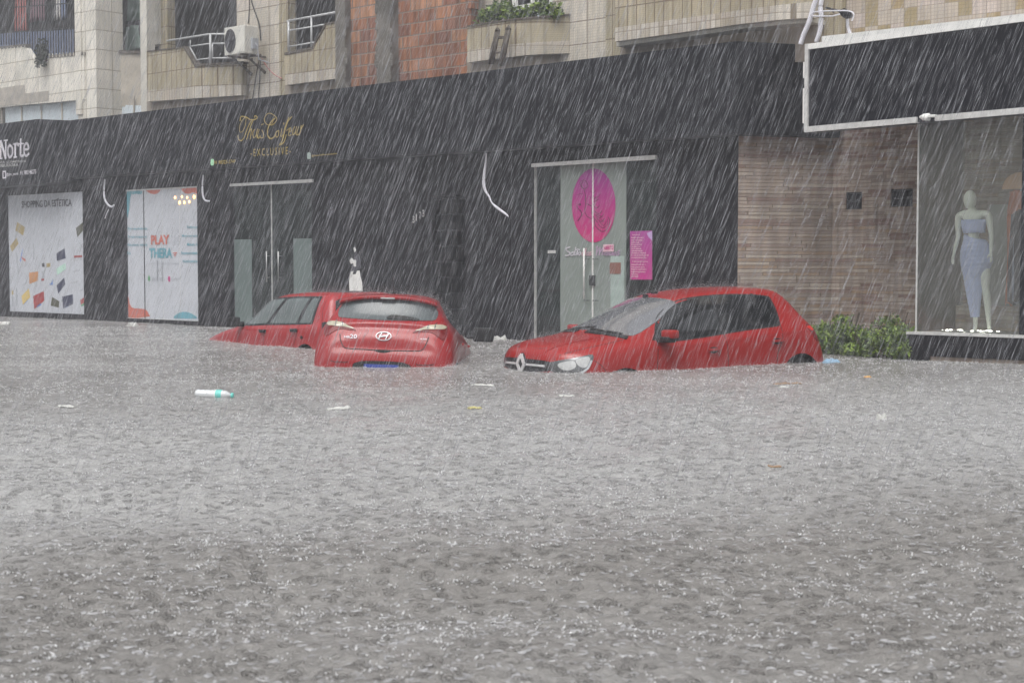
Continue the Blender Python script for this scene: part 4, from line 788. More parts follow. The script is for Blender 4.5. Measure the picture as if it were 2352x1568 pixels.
for (ua,va,ub,vb_,r) in ((1000,-40,1010,110,.045),(1060,130,1780,-5,.04),(1280,-40,1290,90,.03),(1340,-40,1345,80,.03)):
    p,q=px(*ZL(ua,va),yw),px(*ZL(ub,vb_),yw); bar(b,p,q,r*2,.05)
b.build('window_frame','white',bl_); flat('window_wall','skyglass',1178,1271,18,60,yw+.03,.05)
b=MB(); b.tube([px(*ZL(1545,-30),.6),px(*ZL(1530,110),.6)],.015,6); b.build('thin_pole','blackcable',bl_)
pl_=thing('balcony_plant','spiky green plant in the left of the curved tiled planter','plant',px(1150,50,.3)); f=MB(); rn=random.Random(12)
for k in range(9): x,_,z=px(1112+k*9,47-k*1.2-8*rn.random()-(12 if 2<k<6 else 0),.3); leafmass(f,(x,.3,z),(.16,.14,.16),80,.085,rn)
f.build('foliage',['leaf','leaf2'],pl_)
s_=MB(); 
for k in range(5): x,_,z=px(1118+k*16,50-k*1.5,.3); s_.tube([(x,.3,z-.15),(x+.03,.3,z+.1)],.01,5)
s_.build('stems','stem',pl_)
pl_=thing('balcony_plant','rounder green plant in the right of the curved tiled planter','plant',px(1245,38,.4)); f=MB()
for k in range(8): x,_,z=px(1206+k*10,32-10*rn.random()-(6 if 1<k<5 else 0),.42); leafmass(f,(x,.42,z),(.15,.12,.13),80,.085,rn)
f.build('foliage',['leaf','leaf2'],pl_)
s_=MB(); 
for k in range(5): x,_,z=px(1212+k*15,38,.42); s_.tube([(x,.42,z-.1),(x+.02,.42,z+.1)],.01,5)
s_.build('stems','stem',pl_)
lad=thing('cable_bracket','short rusty ladder shaped bracket leaning on the fascia below the curved planter','ladder',px(1130,150,-.2))
for k,(p,q) in enumerate(((ZL(640,1010),ZL(745,450)),(ZL(800,1040),ZL(915,425)))):
    for d_ in (-3.2,3.2):
        b=MB(); yy=-.16; b.tube([px(p[0]+d_,p[1],yy),px((p[0]+q[0])/2+d_,(p[1]+q[1])/2,yy),px(q[0]+d_*.8,q[1]+6,yy)],.028,8); b.build('side_rail','rust',lad,smooth=True)
    b=MB(); b.tube([px(q[0]-3,q[1]+7,yy),px(q[0],q[1],yy),px(q[0]+3,q[1]+7,yy)],.03,8); b.build('rail_hook','rust',lad,smooth=True)
for (a_,c_) in ((ZL(725,580),ZL(870,580)),(ZL(690,835),ZL(810,820)),(ZL(735,600),ZL(860,600))):
    b=MB(); b.tube([px(*a_,-.16),px(*c_,-.16)],.016,7); b.build('rung','rust',lad,smooth=True)
# tall tower strip and the big parapet
wallz('wall','cream',1268,1390,yb_); wallz('wall','tan',1389,1427,.5)
b=MB(); big=[(1413,-40,64.5,96,.0),(1594,-70,39,71,.0),(1707,-80,23,55,.0),(1790,-80,12,46,.05),(1866,-80,4,41,.35)]
qs(b,[(u,a,c,y) for u,a,c,d_,y in big],.14); b.build('balcony_parapet','tan',bl_)
b=MB(); qs(b,[(u,c,d_,y) for u,a,c,d_,y in big],.14); b.build('balcony_parapet','creamband',bl_)
b=MB(); qs(b,[(u+3,d_,d_+11,y+.1) for u,a,c,d_,y in big],.3); b.build('parapet_ledge','render_l',bl_)
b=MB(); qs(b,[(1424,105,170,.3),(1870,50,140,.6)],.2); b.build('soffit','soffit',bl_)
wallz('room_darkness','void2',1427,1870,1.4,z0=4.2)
wallz('wall','tan',1868,1926,.75,z0=4.45); wallz('wall_seam','soffit',1925,1937,.9,z0=4.45); wallz('wall','square',1936,2720,.85,z0=4.45)
# conduits and the wall fixture
Z3=lambda x,y:((3100+x*.21259)/1.7415,(y*.21259)/1.7415)
GQ='thick white conduits rising from the fascia corner'
cable('conduit','left thick white conduit rising from the fascia corner',[Z3(800,-60),Z3(740,80),Z3(705,200),Z3(655,370),Z3(600,520),Z3(530,680),Z3(480,840)],.036,y=.15,group=GQ)
cable('conduit','right thick white conduit rising from the fascia corner',[Z3(890,-60),Z3(860,90),Z3(858,200),Z3(870,310),Z3(860,430),Z3(840,600),Z3(775,800)],.034,y=.18,group=GQ)
fx=thing('wall_fixture','dark fixture with a thin antenna on a white wire loop above the blank sign','wall fixture',px(*Z3(1340,270),.2))
b=MB(); yy=.2; b.tube([px(*q,yy) for q in (Z3(1230,235),Z3(1300,250),Z3(1380,285),Z3(1440,310))],[.03,.06,.06,.03],8); b.build('body','blackplastic',fx,smooth=True)
b=MB(); b.tube([px(*q,yy) for q in (Z3(960,148),Z3(1060,175),Z3(1190,205),Z3(1240,235))],.016,6); b.tube([px(*Z3(1060,175),yy),px(*Z3(1100,240),yy)],.01,5); b.tube([px(*Z3(1190,205),yy),px(*Z3(1320,160),yy)],.006,5); b.build('antenna','blackplastic',fx)
b=MB(); b.tube([px(*q,.12) for q in crom([Z3(690,270),Z3(740,235),Z3(900,215),Z3(1250,205),Z3(1400,215),Z3(1470,250),Z3(1480,310),Z3(1445,400)],4)],.010,6); b.tube([px(*q,.12) for q in (Z3(690,280),Z3(720,310),Z3(1080,308),Z3(1220,270))],.010,6); b.build('wire_loop','cable',fx)
b=MB(); b.tube([px(*q,.3) for q in crom([Z3(1365,320),Z3(1368,480),Z3(1400,600),Z3(1430,680)],4)],.022,7); b.build('white_tube','cable',fx,smooth=True)
# ================================================================ CARS
def pose(x,y,z,yaw,pi_,ro): return Matrix.Translation((x,y,z))@Matrix.Rotation(yaw,4,'Z')@Matrix.Rotation(pi_,4,'Y')@Matrix.Rotation(ro,4,'X')
FR['carA']=pose(1.8817,19.1836,-.6084,3.7092,.0279,.0017)
def about_eye(k,x,y,z,*a): return pose(x*k,y*k,1.3+k*(z-1.3),*a)@Matrix.Scale(k,4)
FR['carB']=about_eye(1.07,-1.435,19.3624,-.625,1.5221,.0611,.0336)
FR['carC']=about_eye(1.04,-3.0373,23.0818,-.6023,2.2357,.026,.0105)
class Car:
    def __init__(s,name,label,frame,stations,paint,arches):
        s.root=thing(name,label,'car',(0,0,0),frame,local=True,group=None); s.frame=frame
        nr=len(stations[0]); V=[];F=[]
        full=[]
        for st in stations:
            row=[(x,y,z) for x,y,z in st]+[(x,-y,z) for x,y,z in reversed(st[:-1])]; full.append(row)
        n=len(full[0])
        for r in full: V+=r
        for j in range(len(full)-1):
            for i in range(n-1): F.append((j*n+i,j*n+i+1,(j+1)*n+i+1,(j+1)*n+i))
            F.append((j*n+n-1,j*n,(j+1)*n,(j+1)*n+n-1))
        F.append(tuple(range(n))); F.append(tuple(range((len(full)-1)*n,len(full)*n)))
        me=bpy.data.meshes.new('cage'); me.from_pydata(V,[],F); bm=bmesh.new(); bm.from_mesh(me); bmesh.ops.recalc_face_normals(bm,faces=bm.faces); bm.to_mesh(me); bm.free()
        o=bpy.data.objects.new('cage',me); COL.objects.link(o); md=o.modifiers.new('u','SUBSURF'); md.levels=3; md.render_levels=3
        me.materials.append(M[paint]); me.materials.append(M['archdark'])
        cuts=[]
        dg=bpy.context.evaluated_depsgraph_get(); me1=bpy.data.meshes.new_from_object(o.evaluated_get(dg))
        s.bvh=BVHTree.FromPolygons([v.co.copy() for v in me1.vertices],[tuple(p.vertices) for p in me1.polygons])
        for (ax,az,ar) in arches:
            for sd_ in (1,-1):
                c=MB(); k=28
                c.prism([(ax+ar*math.cos(a),az+ar*math.sin(a)) for a in [i*2*math.pi/k for i in range(k)]],sd_*.62,sd_*1.2); co=c.build('cut','archdark',frame='world'); cuts.append(co)
                bo=o.modifiers.new('b','BOOLEAN'); bo.operation='DIFFERENCE'; bo.solver='EXACT'; bo.object=co
                try: bo.material_mode='TRANSFER'
                except: pass
        dg=bpy.context.evaluated_depsgraph_get(); dg.update(); me2=bpy.data.meshes.new_from_object(o.evaluated_get(dg)); me2.name='body'
        for q in cuts+[o]: bpy.data.objects.remove(q)
        me2.shade_smooth(); 
        bm=bmesh.new(); bm.from_mesh(me2)
        for e in bm.edges:
            if len(e.link_faces)==2 and e.calc_face_angle(0)>.7: e.smooth=False
        bm.to_mesh(me2); bm.free()
        s.body=bpy.data.objects.new('body',me2); COL.objects.link(s.body); s.body.parent=s.root; s.body['_b']=(0.,0.,0.)
    def proj(s,p2,axis,dy=0):
        a,b=p2
        if axis[0]=='y': sg=1 if axis[1]=='+' else -1; o=Vector((a,sg*3,b)); d=Vector((0,-sg,0))
        elif axis[0]=='x': sg=1 if axis[1]=='+' else -1; o=Vector((sg*4,a,b)); d=Vector((-sg,0,0))
        elif axis=='z+': o=Vector((a,b,4)); d=Vector((0,0,-1))
        h,n,_,_=s.bvh.ray_cast(o,d)
        if h is None: h,n,_,_=s.bvh.find_nearest(o+d*(2.2 if axis[0]=='y' else (2.0 if axis[0]=='x' else 2.8)))
        if n.dot(d)>0: n=-n
        return h,n
    def patch(s,name,outline,axis,m_,off=.004,rings=7,par=None,smooth=4,label=None):
        ol=crom(outline,smooth,True) if smooth else list(outline)
        o2=[]
        for i,p in enumerate(ol):
            q=ol[(i+1)%len(ol)]; k=max(1,int(math.hypot(q[0]-p[0],q[1]-p[1])/.05)); o2+=[(p[0]+(q[0]-p[0])*j/k,p[1]+(q[1]-p[1])*j/k) for j in range(k)]
        ol=o2; n=len(ol)
        cx=sum(p[0] for p in ol)/n; cy=sum(p[1] for p in ol)/n; V=[];F=[]
        h,nn=s.proj((cx,cy),axis); V.append(h+nn*off)
        for r in range(1,rings+1):
            q=r/rings
            for p in ol: h,nn=s.proj((cx+(p[0]-cx)*q,cy+(p[1]-cy)*q),axis); V.append(h+nn*off)
        for sg_ in (1,-1):
            for p in ol: h,nn=s.proj(p,axis); V.append(h+nn*(off if sg_>0 else -.008))
        F+=[(0,1+i,1+(i+1)%n) for i in range(n)]
        for r in list(range(rings-1))+[rings]: b0=1+r*n; b1=b0+n; F+=[(b0+i,b1+i,b1+(i+1)%n,b0+(i+1)%n) for i in range(n)]
        mb=MB(); mb.add(V,F); o=mb.build(name,m_,par or s.root,smooth=True)
        if label: o['label']=label
        return o
    def line(s,name,pts,axis,m_,w=.008,off=.0015,par=None,k=5):
        P=crom(pts,k); mb=MB(); L=[]
        for i,p in enumerate(P):
            a=P[max(0,i-1)]; b=P[min(len(P)-1,i+1)]; d=Vector((b[0]-a[0],b[1]-a[1])).normalized(); n2=Vector((-d.y,d.x))*w/2
            row=[]
            for sg in (1,-1):
                h,nn=s.proj((p[0]+n2.x*sg,p[1]+n2.y*sg),axis); row+=[h+nn*off]
            for sg in (-1,1):
                h,nn=s.proj((p[0]+n2.x*sg,p[1]+n2.y*sg),axis); row+=[h-nn*.004]
            L.append(row)
        V=[q for r in L for q in r]; F=[(i*4+j,i*4+(j+1)%4,(i+1)*4+(j+1)%4,(i+1)*4+j) for i in range(len(L)-1) for j in range(4)]+[(0,1,2,3),tuple((len(L)-1)*4+j for j in range(4))]
        mb.add(V,F); return mb.build(name,m_,par or s.root,smooth=False)
    def lump(s,name,c,size,m_,par=None,rot=None,sub=2,label=None):
        """rounded box"""
        bm=bmesh.new(); bmesh.ops.create_cube(bm,size=1)
        for v in bm.verts: v.co=Vector((v.co.x*size[0],v.co.y*size[1],v.co.z*size[2]))
        bmesh.ops.bevel(bm,geom=bm.edges[:],offset=min(size)*.32,segments=3,affect='EDGES',profile=.6)
        if rot is not None: bmesh.ops.rotate(bm,verts=bm.verts,matrix=rot)
        bmesh.ops.translate(bm,verts=bm.verts,vec=c); me=bpy.data.meshes.new(name); bm.to_mesh(me); bm.free(); me.materials.append(M[m_]); me.shade_smooth()
        o=bpy.data.objects.new(name,me); COL.objects.link(o); o.parent=par or s.root; o['_b']=(0.,0.,0.)
        if label: o['label']=label
        return o
    def wheel(s,x,y,z=.30,r=.30,w=.19):
        sg=1 if y>0 else -1; mb=MB(); prof=[(r-.03,0),(r,.02),(r,w-.02),(r-.03,w),(r-.10,w-.01),(r-.10,.01)]; n=28; V=[];F=[]
        for k in range(n):
            a=k/n*6.2832
            for (q,t) in prof: V.append((x+q*math.cos(a),y-sg*t,z+q*math.sin(a)))
        m=len(prof); F=[(k*m+j,k*m+(j+1)%m,((k+1)%n)*m+(j+1)%m,((k+1)%n)*m+j) for k in range(n) for j in range(m)]
        mb.add(V,F); wh=mb.build('wheel','rubber',s.root,smooth=True)
        mb=MB(); mb.tube([(x,y-sg*.03,z),(x,y-sg*.06,z)],r-.11,24); mb.build('rim','alu',wh); return wh
def mirror_y(o): return [(a,-b) for a,b in o]
# --- right car: front three-quarter view, its left flank towards us
A_st=[
 [(1.80,.76,.22),(1.84,.74,.22),(1.90,.66,.22),(1.96,.55,.22),(2.02,.45,.22),(2.07,.34,.22),(2.11,.22,.22),(2.13,.11,.22),(2.14,0,.22)],
 [(1.72,.82,.24),(1.76,.84,.34),(1.83,.81,.46),(1.95,.72,.50),(2.06,.58,.51),(2.13,.44,.51),(2.19,.30,.51),(2.22,.15,.51),(2.23,0,.51)],
 [(1.60,.83,.24),(1.62,.85,.34),(1.66,.86,.50),(1.76,.84,.66),(1.93,.74,.71),(2.07,.58,.73),(2.16,.40,.74),(2.21,.20,.745),(2.225,0,.75)],
 [(1.48,.83,.24),(1.48,.86,.34),(1.50,.87,.50),(1.57,.865,.70),(1.68,.80,.845),(1.88,.70,.88),(2.08,.50,.905),(2.18,.25,.915),(2.21,0,.92)],
 [(1.30,.83,.24),(1.30,.86,.34),(1.30,.875,.50),(1.33,.87,.72),(1.42,.83,.885),(1.52,.74,.95),(1.72,.56,.985),(1.83,.30,1.0),(1.87,0,1.005)],
 [(1.00,.83,.24),(1.00,.865,.34),(1.00,.88,.50),(1.02,.88,.74),(1.08,.85,.91),(1.16,.74,.995),(1.30,.58,1.02),(1.40,.32,1.035),(1.44,0,1.04)],
 [(.72,.83,.24),(.72,.865,.34),(.72,.88,.50),(.74,.88,.74),(.80,.86,.92),(.90,.76,1.01),(.98,.68,1.045),(1.13,.38,1.07),(1.18,0,1.08)],
 [(.40,.83,.24),(.40,.865,.34),(.40,.88,.50),(.42,.88,.75),(.46,.86,.92),(.54,.765,1.02),(.50,.655,1.23),(.62,.37,1.28),(.67,0,1.30)],
 [(.06,.83,.24),(.06,.865,.34),(.06,.88,.50),(.06,.88,.76),(.06,.865,.93),(.08,.765,1.03),(.08,.60,1.43),(.14,.36,1.475),(.17,0,1.50)],
 [(-.45,.83,.24),(-.45,.865,.34),(-.45,.88,.50),(-.45,.88,.78),(-.45,.865,.96),(-.45,.765,1.05),(-.42,.595,1.50),(-.40,.36,1.535),(-.40,0,1.55)],
 [(-1.0,.83,.24),(-1.0,.865,.34),(-1.0,.88,.50),(-1.0,.88,.80),(-1.0,.86,.98),(-1.0,.76,1.07),(-1.0,.59,1.51),(-1.0,.36,1.55),(-1.0,0,1.56)],
 [(-1.42,.83,.24),(-1.42,.865,.34),(-1.42,.88,.50),(-1.42,.885,.80),(-1.42,.855,.98),(-1.42,.75,1.09),(-1.42,.575,1.485),(-1.45,.35,1.525),(-1.46,0,1.54)],
 [(-1.68,.83,.24),(-1.68,.865,.34),(-1.68,.88,.50),(-1.68,.87,.80),(-1.68,.84,.98),(-1.66,.74,1.10),(-1.61,.55,1.46),(-1.65,.33,1.49),(-1.67,0,1.50)],
 [(-1.86,.83,.24),(-1.88,.86,.34),(-1.90,.865,.50),(-1.90,.85,.78),(-1.90,.80,.98),(-1.86,.71,1.10),(-1.80,.56,1.24),(-1.84,.32,1.27),(-1.86,0,1.28)],
 [(-1.94,.82,.24),(-1.98,.83,.36),(-2.02,.83,.50),(-2.03,.81,.72),(-2.03,.74,.90),(-2.02,.64,1.0),(-2.01,.50,1.04),(-2.03,.28,1.05),(-2.04,0,1.05)],
 [(-2.0,.78,.24),(-2.08,.78,.36),(-2.13,.77,.48),(-2.16,.72,.60),(-2.17,.62,.66),(-2.18,.50,.68),(-2.19,.36,.69),(-2.20,.18,.69),(-2.20,0,.69)],
 [(-2.0,.72,.22),(-2.06,.68,.22),(-2.10,.6,.22),(-2.12,.5,.22),(-2.13,.4,.22),(-2.14,.3,.22),(-2.15,.2,.22),(-2.15,.1,.22),(-2.15,0,.22)]]
for st_i in range(len(A_st)): A_st[st_i]=[(x if x<1.85 else 1.85+(x-1.85)*.60,y,z) for x,y,z in A_st[st_i]]
cA=Car('hatchback_car','rightmost red hatchback standing in the flood, its front and chrome emblem turned towards us','carA',A_st,'red3',[(1.19,.33,.36),(-1.60,.33,.365)])
for x in (1.19,-1.60):
    for y in (.84,-.84): cA.wheel(x,y,.33,.31)
g1=cA.patch('side_glass',[(.60,1.015),(.50,1.19),(.33,1.30),(.10,1.40),(-.20,1.445),(-.33,1.447),(-.36,1.40),(-.36,1.06),(-.30,1.01),(.1,.985),(.4,.98)],'y+','carglass',.006)
cA.patch('window_seal',[(.66,.995),(.54,1.20),(.35,1.325),(.10,1.425),(-.25,1.468),(-.75,1.475),(-1.28,1.435),(-1.35,1.36),(-1.365,1.2),(-1.33,1.07),(-1.2,1.045),(-.75,1.025),(-.03,.975),(.45,.955)],'y+','blackplastic',.0035)
cA.patch('side_glass',[(-.40,1.06),(-.40,1.43),(-.48,1.455),(-.75,1.458),(-.97,1.45),(-1.0,1.40),(-1.0,1.08),(-.9,1.06),(-.6,1.04)],'y+','carglass',.006)
cA.patch('side_glass',[(-1.03,1.08),(-1.03,1.44),(-1.12,1.445),(-1.25,1.425),(-1.31,1.35),(-1.32,1.2),(-1.29,1.10),(-1.18,1.075)],'y+','carglass',.006)
ws=[(1.16,0),(1.13,.30),(1.05,.55),(.98,.66),(.90,.69),(.70,.665),(.45,.62),(.22,.57),(.13,.50),(.16,.25),(.18,0)]
cA.patch('windscreen',ws[1:]+[(x,-y) for x,y in reversed(ws[1:-1])],'z+','screen',.005,smooth=3)
cA.line('wiper_cowl',[(1.19,.1),(1.165,.35),(1.09,.58),(1.02,.70)],'z+','blackplastic',.07,.012); cA.line('wiper_cowl',[(1.19,-.1),(1.165,-.35),(1.09,-.58),(1.02,-.70)],'z+','blackplastic',.07,.012)
cA.line('wiper',[(1.12,.1),(1.10,.35),(1.02,.60)],'z+','rubber',.025,.02); cA.line('wiper',[(1.13,-.45),(1.10,-.15),(1.06,.1)],'z+','rubber',.02,.02)
cA.lump('rain_sensor',(.20,.0,1.475),(.02,.1,.05),'blackplastic')
cA.lump('roof_antenna',(.02,-.05,1.515),(.10,.02,.03),'blackplastic')
hl=cA.patch('headlight',[(1.665,.865),(1.50,.0)] if False else [(.80,.87),(.66,.855),(.50,.83),(.40,.79),(.36,.72),(.45,.655),(.6,.64),(.72,.67),(.80,.78)],'x+','lampgrey',.006)
def sidehl(sg):
    ax='y+' if sg>0 else 'y-'
    h=cA.patch('headlight',[(1.60,.865),(1.72,.85),(1.86,.825),(1.96,.80),(2.02,.76),(2.0,.69),(1.92,.64),(1.80,.645),(1.68,.72),(1.61,.81)],ax,'lampgrey',.007)
    cA.patch('lamp_cell',[(1.65,.84),(1.74,.83),(1.80,.80),(1.78,.74),(1.72,.72),(1.66,.78)],ax,'lampclear',.011,4,h); cA.patch('lamp_cell',[(1.82,.80),(1.92,.785),(1.95,.75),(1.92,.70),(1.86,.70),(1.81,.74)],ax,'lampclear',.011,4,h)
    cA.line('chrome_edge',[(1.63,.80),(1.70,.71),(1.80,.66),(1.93,.65)],ax,'chrome',.022,.012,h)
bpy.data.objects.remove(hl); sidehl(1); sidehl(-1)
gr=cA.patch('grille',[(0,.81),(.22,.81),(.46,.795),(.56,.75),(.50,.69),(.2,.66),(0,.655),(-.2,.66),(-.50,.69),(-.56,.75),(-.46,.795),(-.22,.81)],'x+','blackplastic',.006)
cA.line('grille_bar',[(.10,.745),(.25,.745),(.42,.74)],'x+','brightmetal',.024,.016,gr); cA.line('grille_bar',[(-.10,.745),(-.25,.745),(-.42,.74)],'x+','brightmetal',.024,.016,gr)
em=cA.patch('emblem_plinth',[(0,.875),(.05,.845),(.10,.76),(.05,.66),(0,.63),(-.05,.66),(-.10,.76),(-.05,.845)],'x+','blackplastic',.012)
for pl in ([(0,.85),(.075,.745)],[(.075,.745),(0,.64)],[(0,.64),(-.075,.745)],[(-.075,.745),(0,.85)]): cA.line('diamond_bar',pl,'x+','brightmetal',.042,.028,em,3)
for nm,pl in (('bonnet_gap',[(1.02,.70),(1.3,.71),(1.52,.70),(1.80,.64),(2.05,.44),(2.14,.2),(2.165,0)]),('bonnet_gap',[(1.02,-.70),(1.3,-.71),(1.52,-.70),(1.80,-.64),(2.05,-.44),(2.14,-.2),(2.165,0)])): cA.line(nm,pl,'z+','rubber',.007,.001)
cA.line('bonnet_crease',[(1.12,.42),(1.5,.46),(1.8,.43),(1.98,.36)],'z+','red3',.03,.006)
cA.line('door_seam',[(.66,.96),(.70,.80),(.72,.55),(.66,.34)],'y+','rubber',.008); cA.line('door_seam',[(-.37,1.03),(-.385,.8),(-.38,.5),(-.36,.34)],'y+','rubber',.008); cA.line('door_seam',[(-1.34,1.08),(-1.30,.9),(-1.20,.72),(-1.18,.5)],'y+','rubber',.008)
cA.line('bumper_seam',[(1.60,.80),(1.50,.72),(1.44,.60)],'y+','rubber',.007)
cA.line('shoulder_crease',[(.9,.90),(.3,.90),(-.5,.93),(-1.3,.97),(-1.8,.98)],'y+','red3',.022,.004)
for x,z in ((-.16,.825),(-1.20,.875)):
    h=cA.lump('door_handle',(x,.895,z),(.19,.035,.035),'red3'); cA.patch('handle_recess',[(x-.09,z),(x,z+.035),(x+.09,z),(x,z-.045)],'y+','archdark',.002,3,h)
for sg in (1,-1):
    mr=cA.lump('wing_mirror',(.60,sg*.985,1.06),(.13,.21,.10),'red3'); cA.lump('mirror_base',(.62,sg*.96,.995),(.12,.20,.07),'blackplastic',mr); cA.lump('mirror_foot',(.60,sg*.86,.99),(.14,.14,.06),'blackplastic',mr)
cA.patch('black_triangle',[(.72,.985),(.60,1.10),(.56,.98)],'y+','blackplastic',.0065,3,smooth=0)
def tailA(sg):
    ax='y+' if sg>0 else 'y-'
    t=cA.patch('tail_light',[(-1.80,1.05),(-1.90,1.04),(-1.96,.99),(-1.98,.90),(-1.96,.83),(-1.90,.85),(-1.84,.95)],ax,'lampred',.006); cA.patch('lit_cell',[(-1.80,1.02),(-1.88,1.02),(-1.92,.98),(-1.86,.965)],ax,'lampredlit',.010,3,t)
    cA.patch('reversing_lens',[(sg*.70,.98),(sg*.60,.97),(sg*.58,.88),(sg*.70,.84)],'x-','lampclear',.008,3,t)
tailA(1); tailA(-1)
cA.patch('rear_glass',[(0,1.42),(.35,1.41),(.50,1.36),(.56,1.20),(.52,1.12),(.2,1.10),(0,1.10),(-.2,1.10),(-.52,1.12),(-.56,1.20),(-.50,1.36),(-.35,1.41)],'x-','carglass',.005)
# --- middle car seen from behind
B_st=[
 [(1.70,.70,.22),(1.78,.66,.22),(1.85,.58,.22),(1.90,.5,.22),(1.93,.4,.22),(1.96,.3,.22),(1.98,.2,.22),(1.99,.1,.22),(2.0,0,.22)],
 [(1.60,.78,.24),(1.66,.79,.34),(1.74,.76,.46),(1.84,.68,.52),(1.92,.56,.54),(1.97,.42,.55),(2.0,.28,.55),(2.02,.14,.55),(2.03,0,.55)],
 [(1.40,.79,.24),(1.42,.81,.34),(1.46,.82,.50),(1.56,.81,.66),(1.70,.74,.74),(1.80,.60,.76),(1.88,.42,.77),(1.93,.21,.775),(1.94,0,.78)],
 [(1.15,.79,.24),(1.15,.815,.34),(1.15,.83,.50),(1.20,.83,.70),(1.28,.79,.83),(1.38,.68,.885),(1.50,.50,.90),(1.56,.26,.91),(1.58,0,.915)],
 [(.80,.79,.24),(.80,.82,.34),(.80,.835,.50),(.82,.835,.72),(.88,.81,.87),(.95,.72,.96),(1.02,.62,.99),(1.12,.36,1.01),(1.16,0,1.02)],
 [(.45,.79,.24),(.45,.82,.34),(.45,.84,.50),(.45,.84,.74),(.48,.82,.89),(.52,.74,.98),(.52,.63,1.16),(.60,.36,1.20),(.64,0,1.22)],
 [(.05,.79,.24),(.05,.82,.34),(.05,.84,.50),(.05,.84,.75),(.05,.825,.91),(.06,.74,1.0),(.06,.575,1.37),(.12,.34,1.42),(.15,0,1.44)],
 [(-.45,.79,.24),(-.45,.82,.34),(-.45,.84,.50),(-.45,.84,.77),(-.45,.825,.94),(-.45,.74,1.03),(-.45,.57,1.43),(-.45,.34,1.47),(-.45,0,1.485)],
 [(-.95,.79,.24),(-.95,.82,.34),(-.95,.84,.50),(-.95,.845,.80),(-.95,.83,.97),(-.95,.735,1.07),(-.95,.56,1.43),(-.95,.34,1.47),(-.95,0,1.48)],
 [(-1.28,.79,.24),(-1.28,.82,.34),(-1.28,.84,.50),(-1.28,.85,.80),(-1.28,.83,.98),(-1.28,.725,1.10),(-1.28,.56,1.415),(-1.30,.36,1.455),(-1.31,0,1.465)],
 [(-1.50,.79,.24),(-1.50,.82,.34),(-1.50,.84,.50),(-1.50,.845,.80),(-1.48,.815,.99),(-1.46,.715,1.11),(-1.44,.56,1.37),(-1.50,.36,1.42),(-1.53,0,1.435)],
 [(-1.60,.79,.24),(-1.62,.82,.34),(-1.64,.84,.50),(-1.64,.835,.80),(-1.60,.785,1.0),(-1.57,.695,1.11),(-1.52,.57,1.25),(-1.56,.36,1.31),(-1.58,0,1.33)],
 [(-1.68,.79,.24),(-1.72,.815,.36),(-1.75,.825,.52),(-1.75,.81,.78),(-1.70,.74,.98),(-1.67,.66,1.07),(-1.64,.56,1.13),(-1.66,.34,1.15),(-1.67,0,1.155)],
 [(-1.70,.79,.24),(-1.74,.815,.36),(-1.77,.825,.52),(-1.77,.80,.78),(-1.735,.73,.96),(-1.73,.655,1.035),(-1.725,.55,1.09),(-1.765,.32,1.108),(-1.78,0,1.112)],
 [(-1.71,.79,.24),(-1.76,.81,.36),(-1.785,.82,.52),(-1.785,.795,.76),(-1.76,.715,.93),(-1.75,.63,.99),(-1.735,.52,1.03),(-1.75,.30,1.045),(-1.755,0,1.05)],
 [(-1.74,.78,.24),(-1.79,.80,.36),(-1.82,.80,.52),(-1.82,.775,.72),(-1.80,.69,.88),(-1.785,.60,.945),(-1.785,.48,.972),(-1.81,.26,.985),(-1.82,0,.988)],
 [(-1.76,.77,.24),(-1.81,.79,.36),(-1.84,.79,.51),(-1.85,.75,.68),(-1.85,.66,.82),(-1.84,.56,.87),(-1.845,.44,.885),(-1.85,.24,.89),(-1.86,0,.89)],
 [(-1.78,.75,.24),(-1.84,.765,.36),(-1.87,.765,.50),(-1.88,.73,.63),(-1.87,.64,.76),(-1.85,.54,.79),(-1.85,.42,.80),(-1.85,.22,.80),(-1.855,0,.80)],
 [(-1.80,.70,.23),(-1.86,.70,.33),(-1.90,.69,.42),(-1.92,.62,.55),(-1.925,.52,.66),(-1.92,.42,.695),(-1.92,.30,.70),(-1.92,.15,.70),(-1.92,0,.70)],
 [(-1.80,.64,.22),(-1.85,.60,.22),(-1.88,.52,.24),(-1.90,.42,.30),(-1.90,.34,.34),(-1.90,.26,.36),(-1.90,.18,.36),(-1.90,.09,.36),(-1.90,0,.36)]]
for st_i in range(len(B_st)): B_st[st_i]=[(x if x<.6 else .6+(x-.6)*.72,y,z) for x,y,z in B_st[st_i]]
cB=Car('hatchback_car','middle red hatchback seen from behind in the flood, with an oval badge on its tailgate','carB',B_st,'red',[(1.05,.31,.35),(-1.25,.31,.36)])
for x in (1.05,-1.25):
    for y in (.81,-.81): cB.wheel(x,y,.31,.30)
cB.patch('rear_glass',[(0,1.375),(.22,1.372),(.40,1.355),(.52,1.325),(.575,1.26),(.585,1.20),(.56,1.155),(.45,1.145),(.2,1.135),(0,1.132),(-.2,1.135),(-.45,1.145),(-.56,1.155),(-.59,1.20),(-.585,1.26),(-.52,1.325),(-.40,1.355),(-.22,1.372)],'x-','carglass_l',.006)
cB.patch('spoiler_shade',[(0,1.395),(.30,1.388),(.50,1.362),(.585,1.29),(.50,1.335),(.2,1.368),(0,1.372),(-.2,1.368),(-.50,1.335),(-.585,1.29),(-.50,1.362),(-.30,1.388)],'x-','archdark',.008,5) if False else None
sp=MB(); V=[]; n=25
for i in range(n):
    t=-1+2*i/(n-1); y=t*.585; zt=1.435-.055*abs(t)**2.6-.012*t*t; xo=-1.60+.055*t*t
    V+=[(-1.36+.02*t*t,y*.97,zt+.018),(xo,y,zt-.012),(xo+.004,y,zt-.045),(-1.50+.04*t*t,y*.99,zt-.062)]
F=[(i*4+j,i*4+(j+1)%4,(i+1)*4+(j+1)%4,(i+1)*4+j) for i in range(n-1) for j in range(4)]+[(0,1,2,3),tuple((n-1)*4+j for j in range(4))]
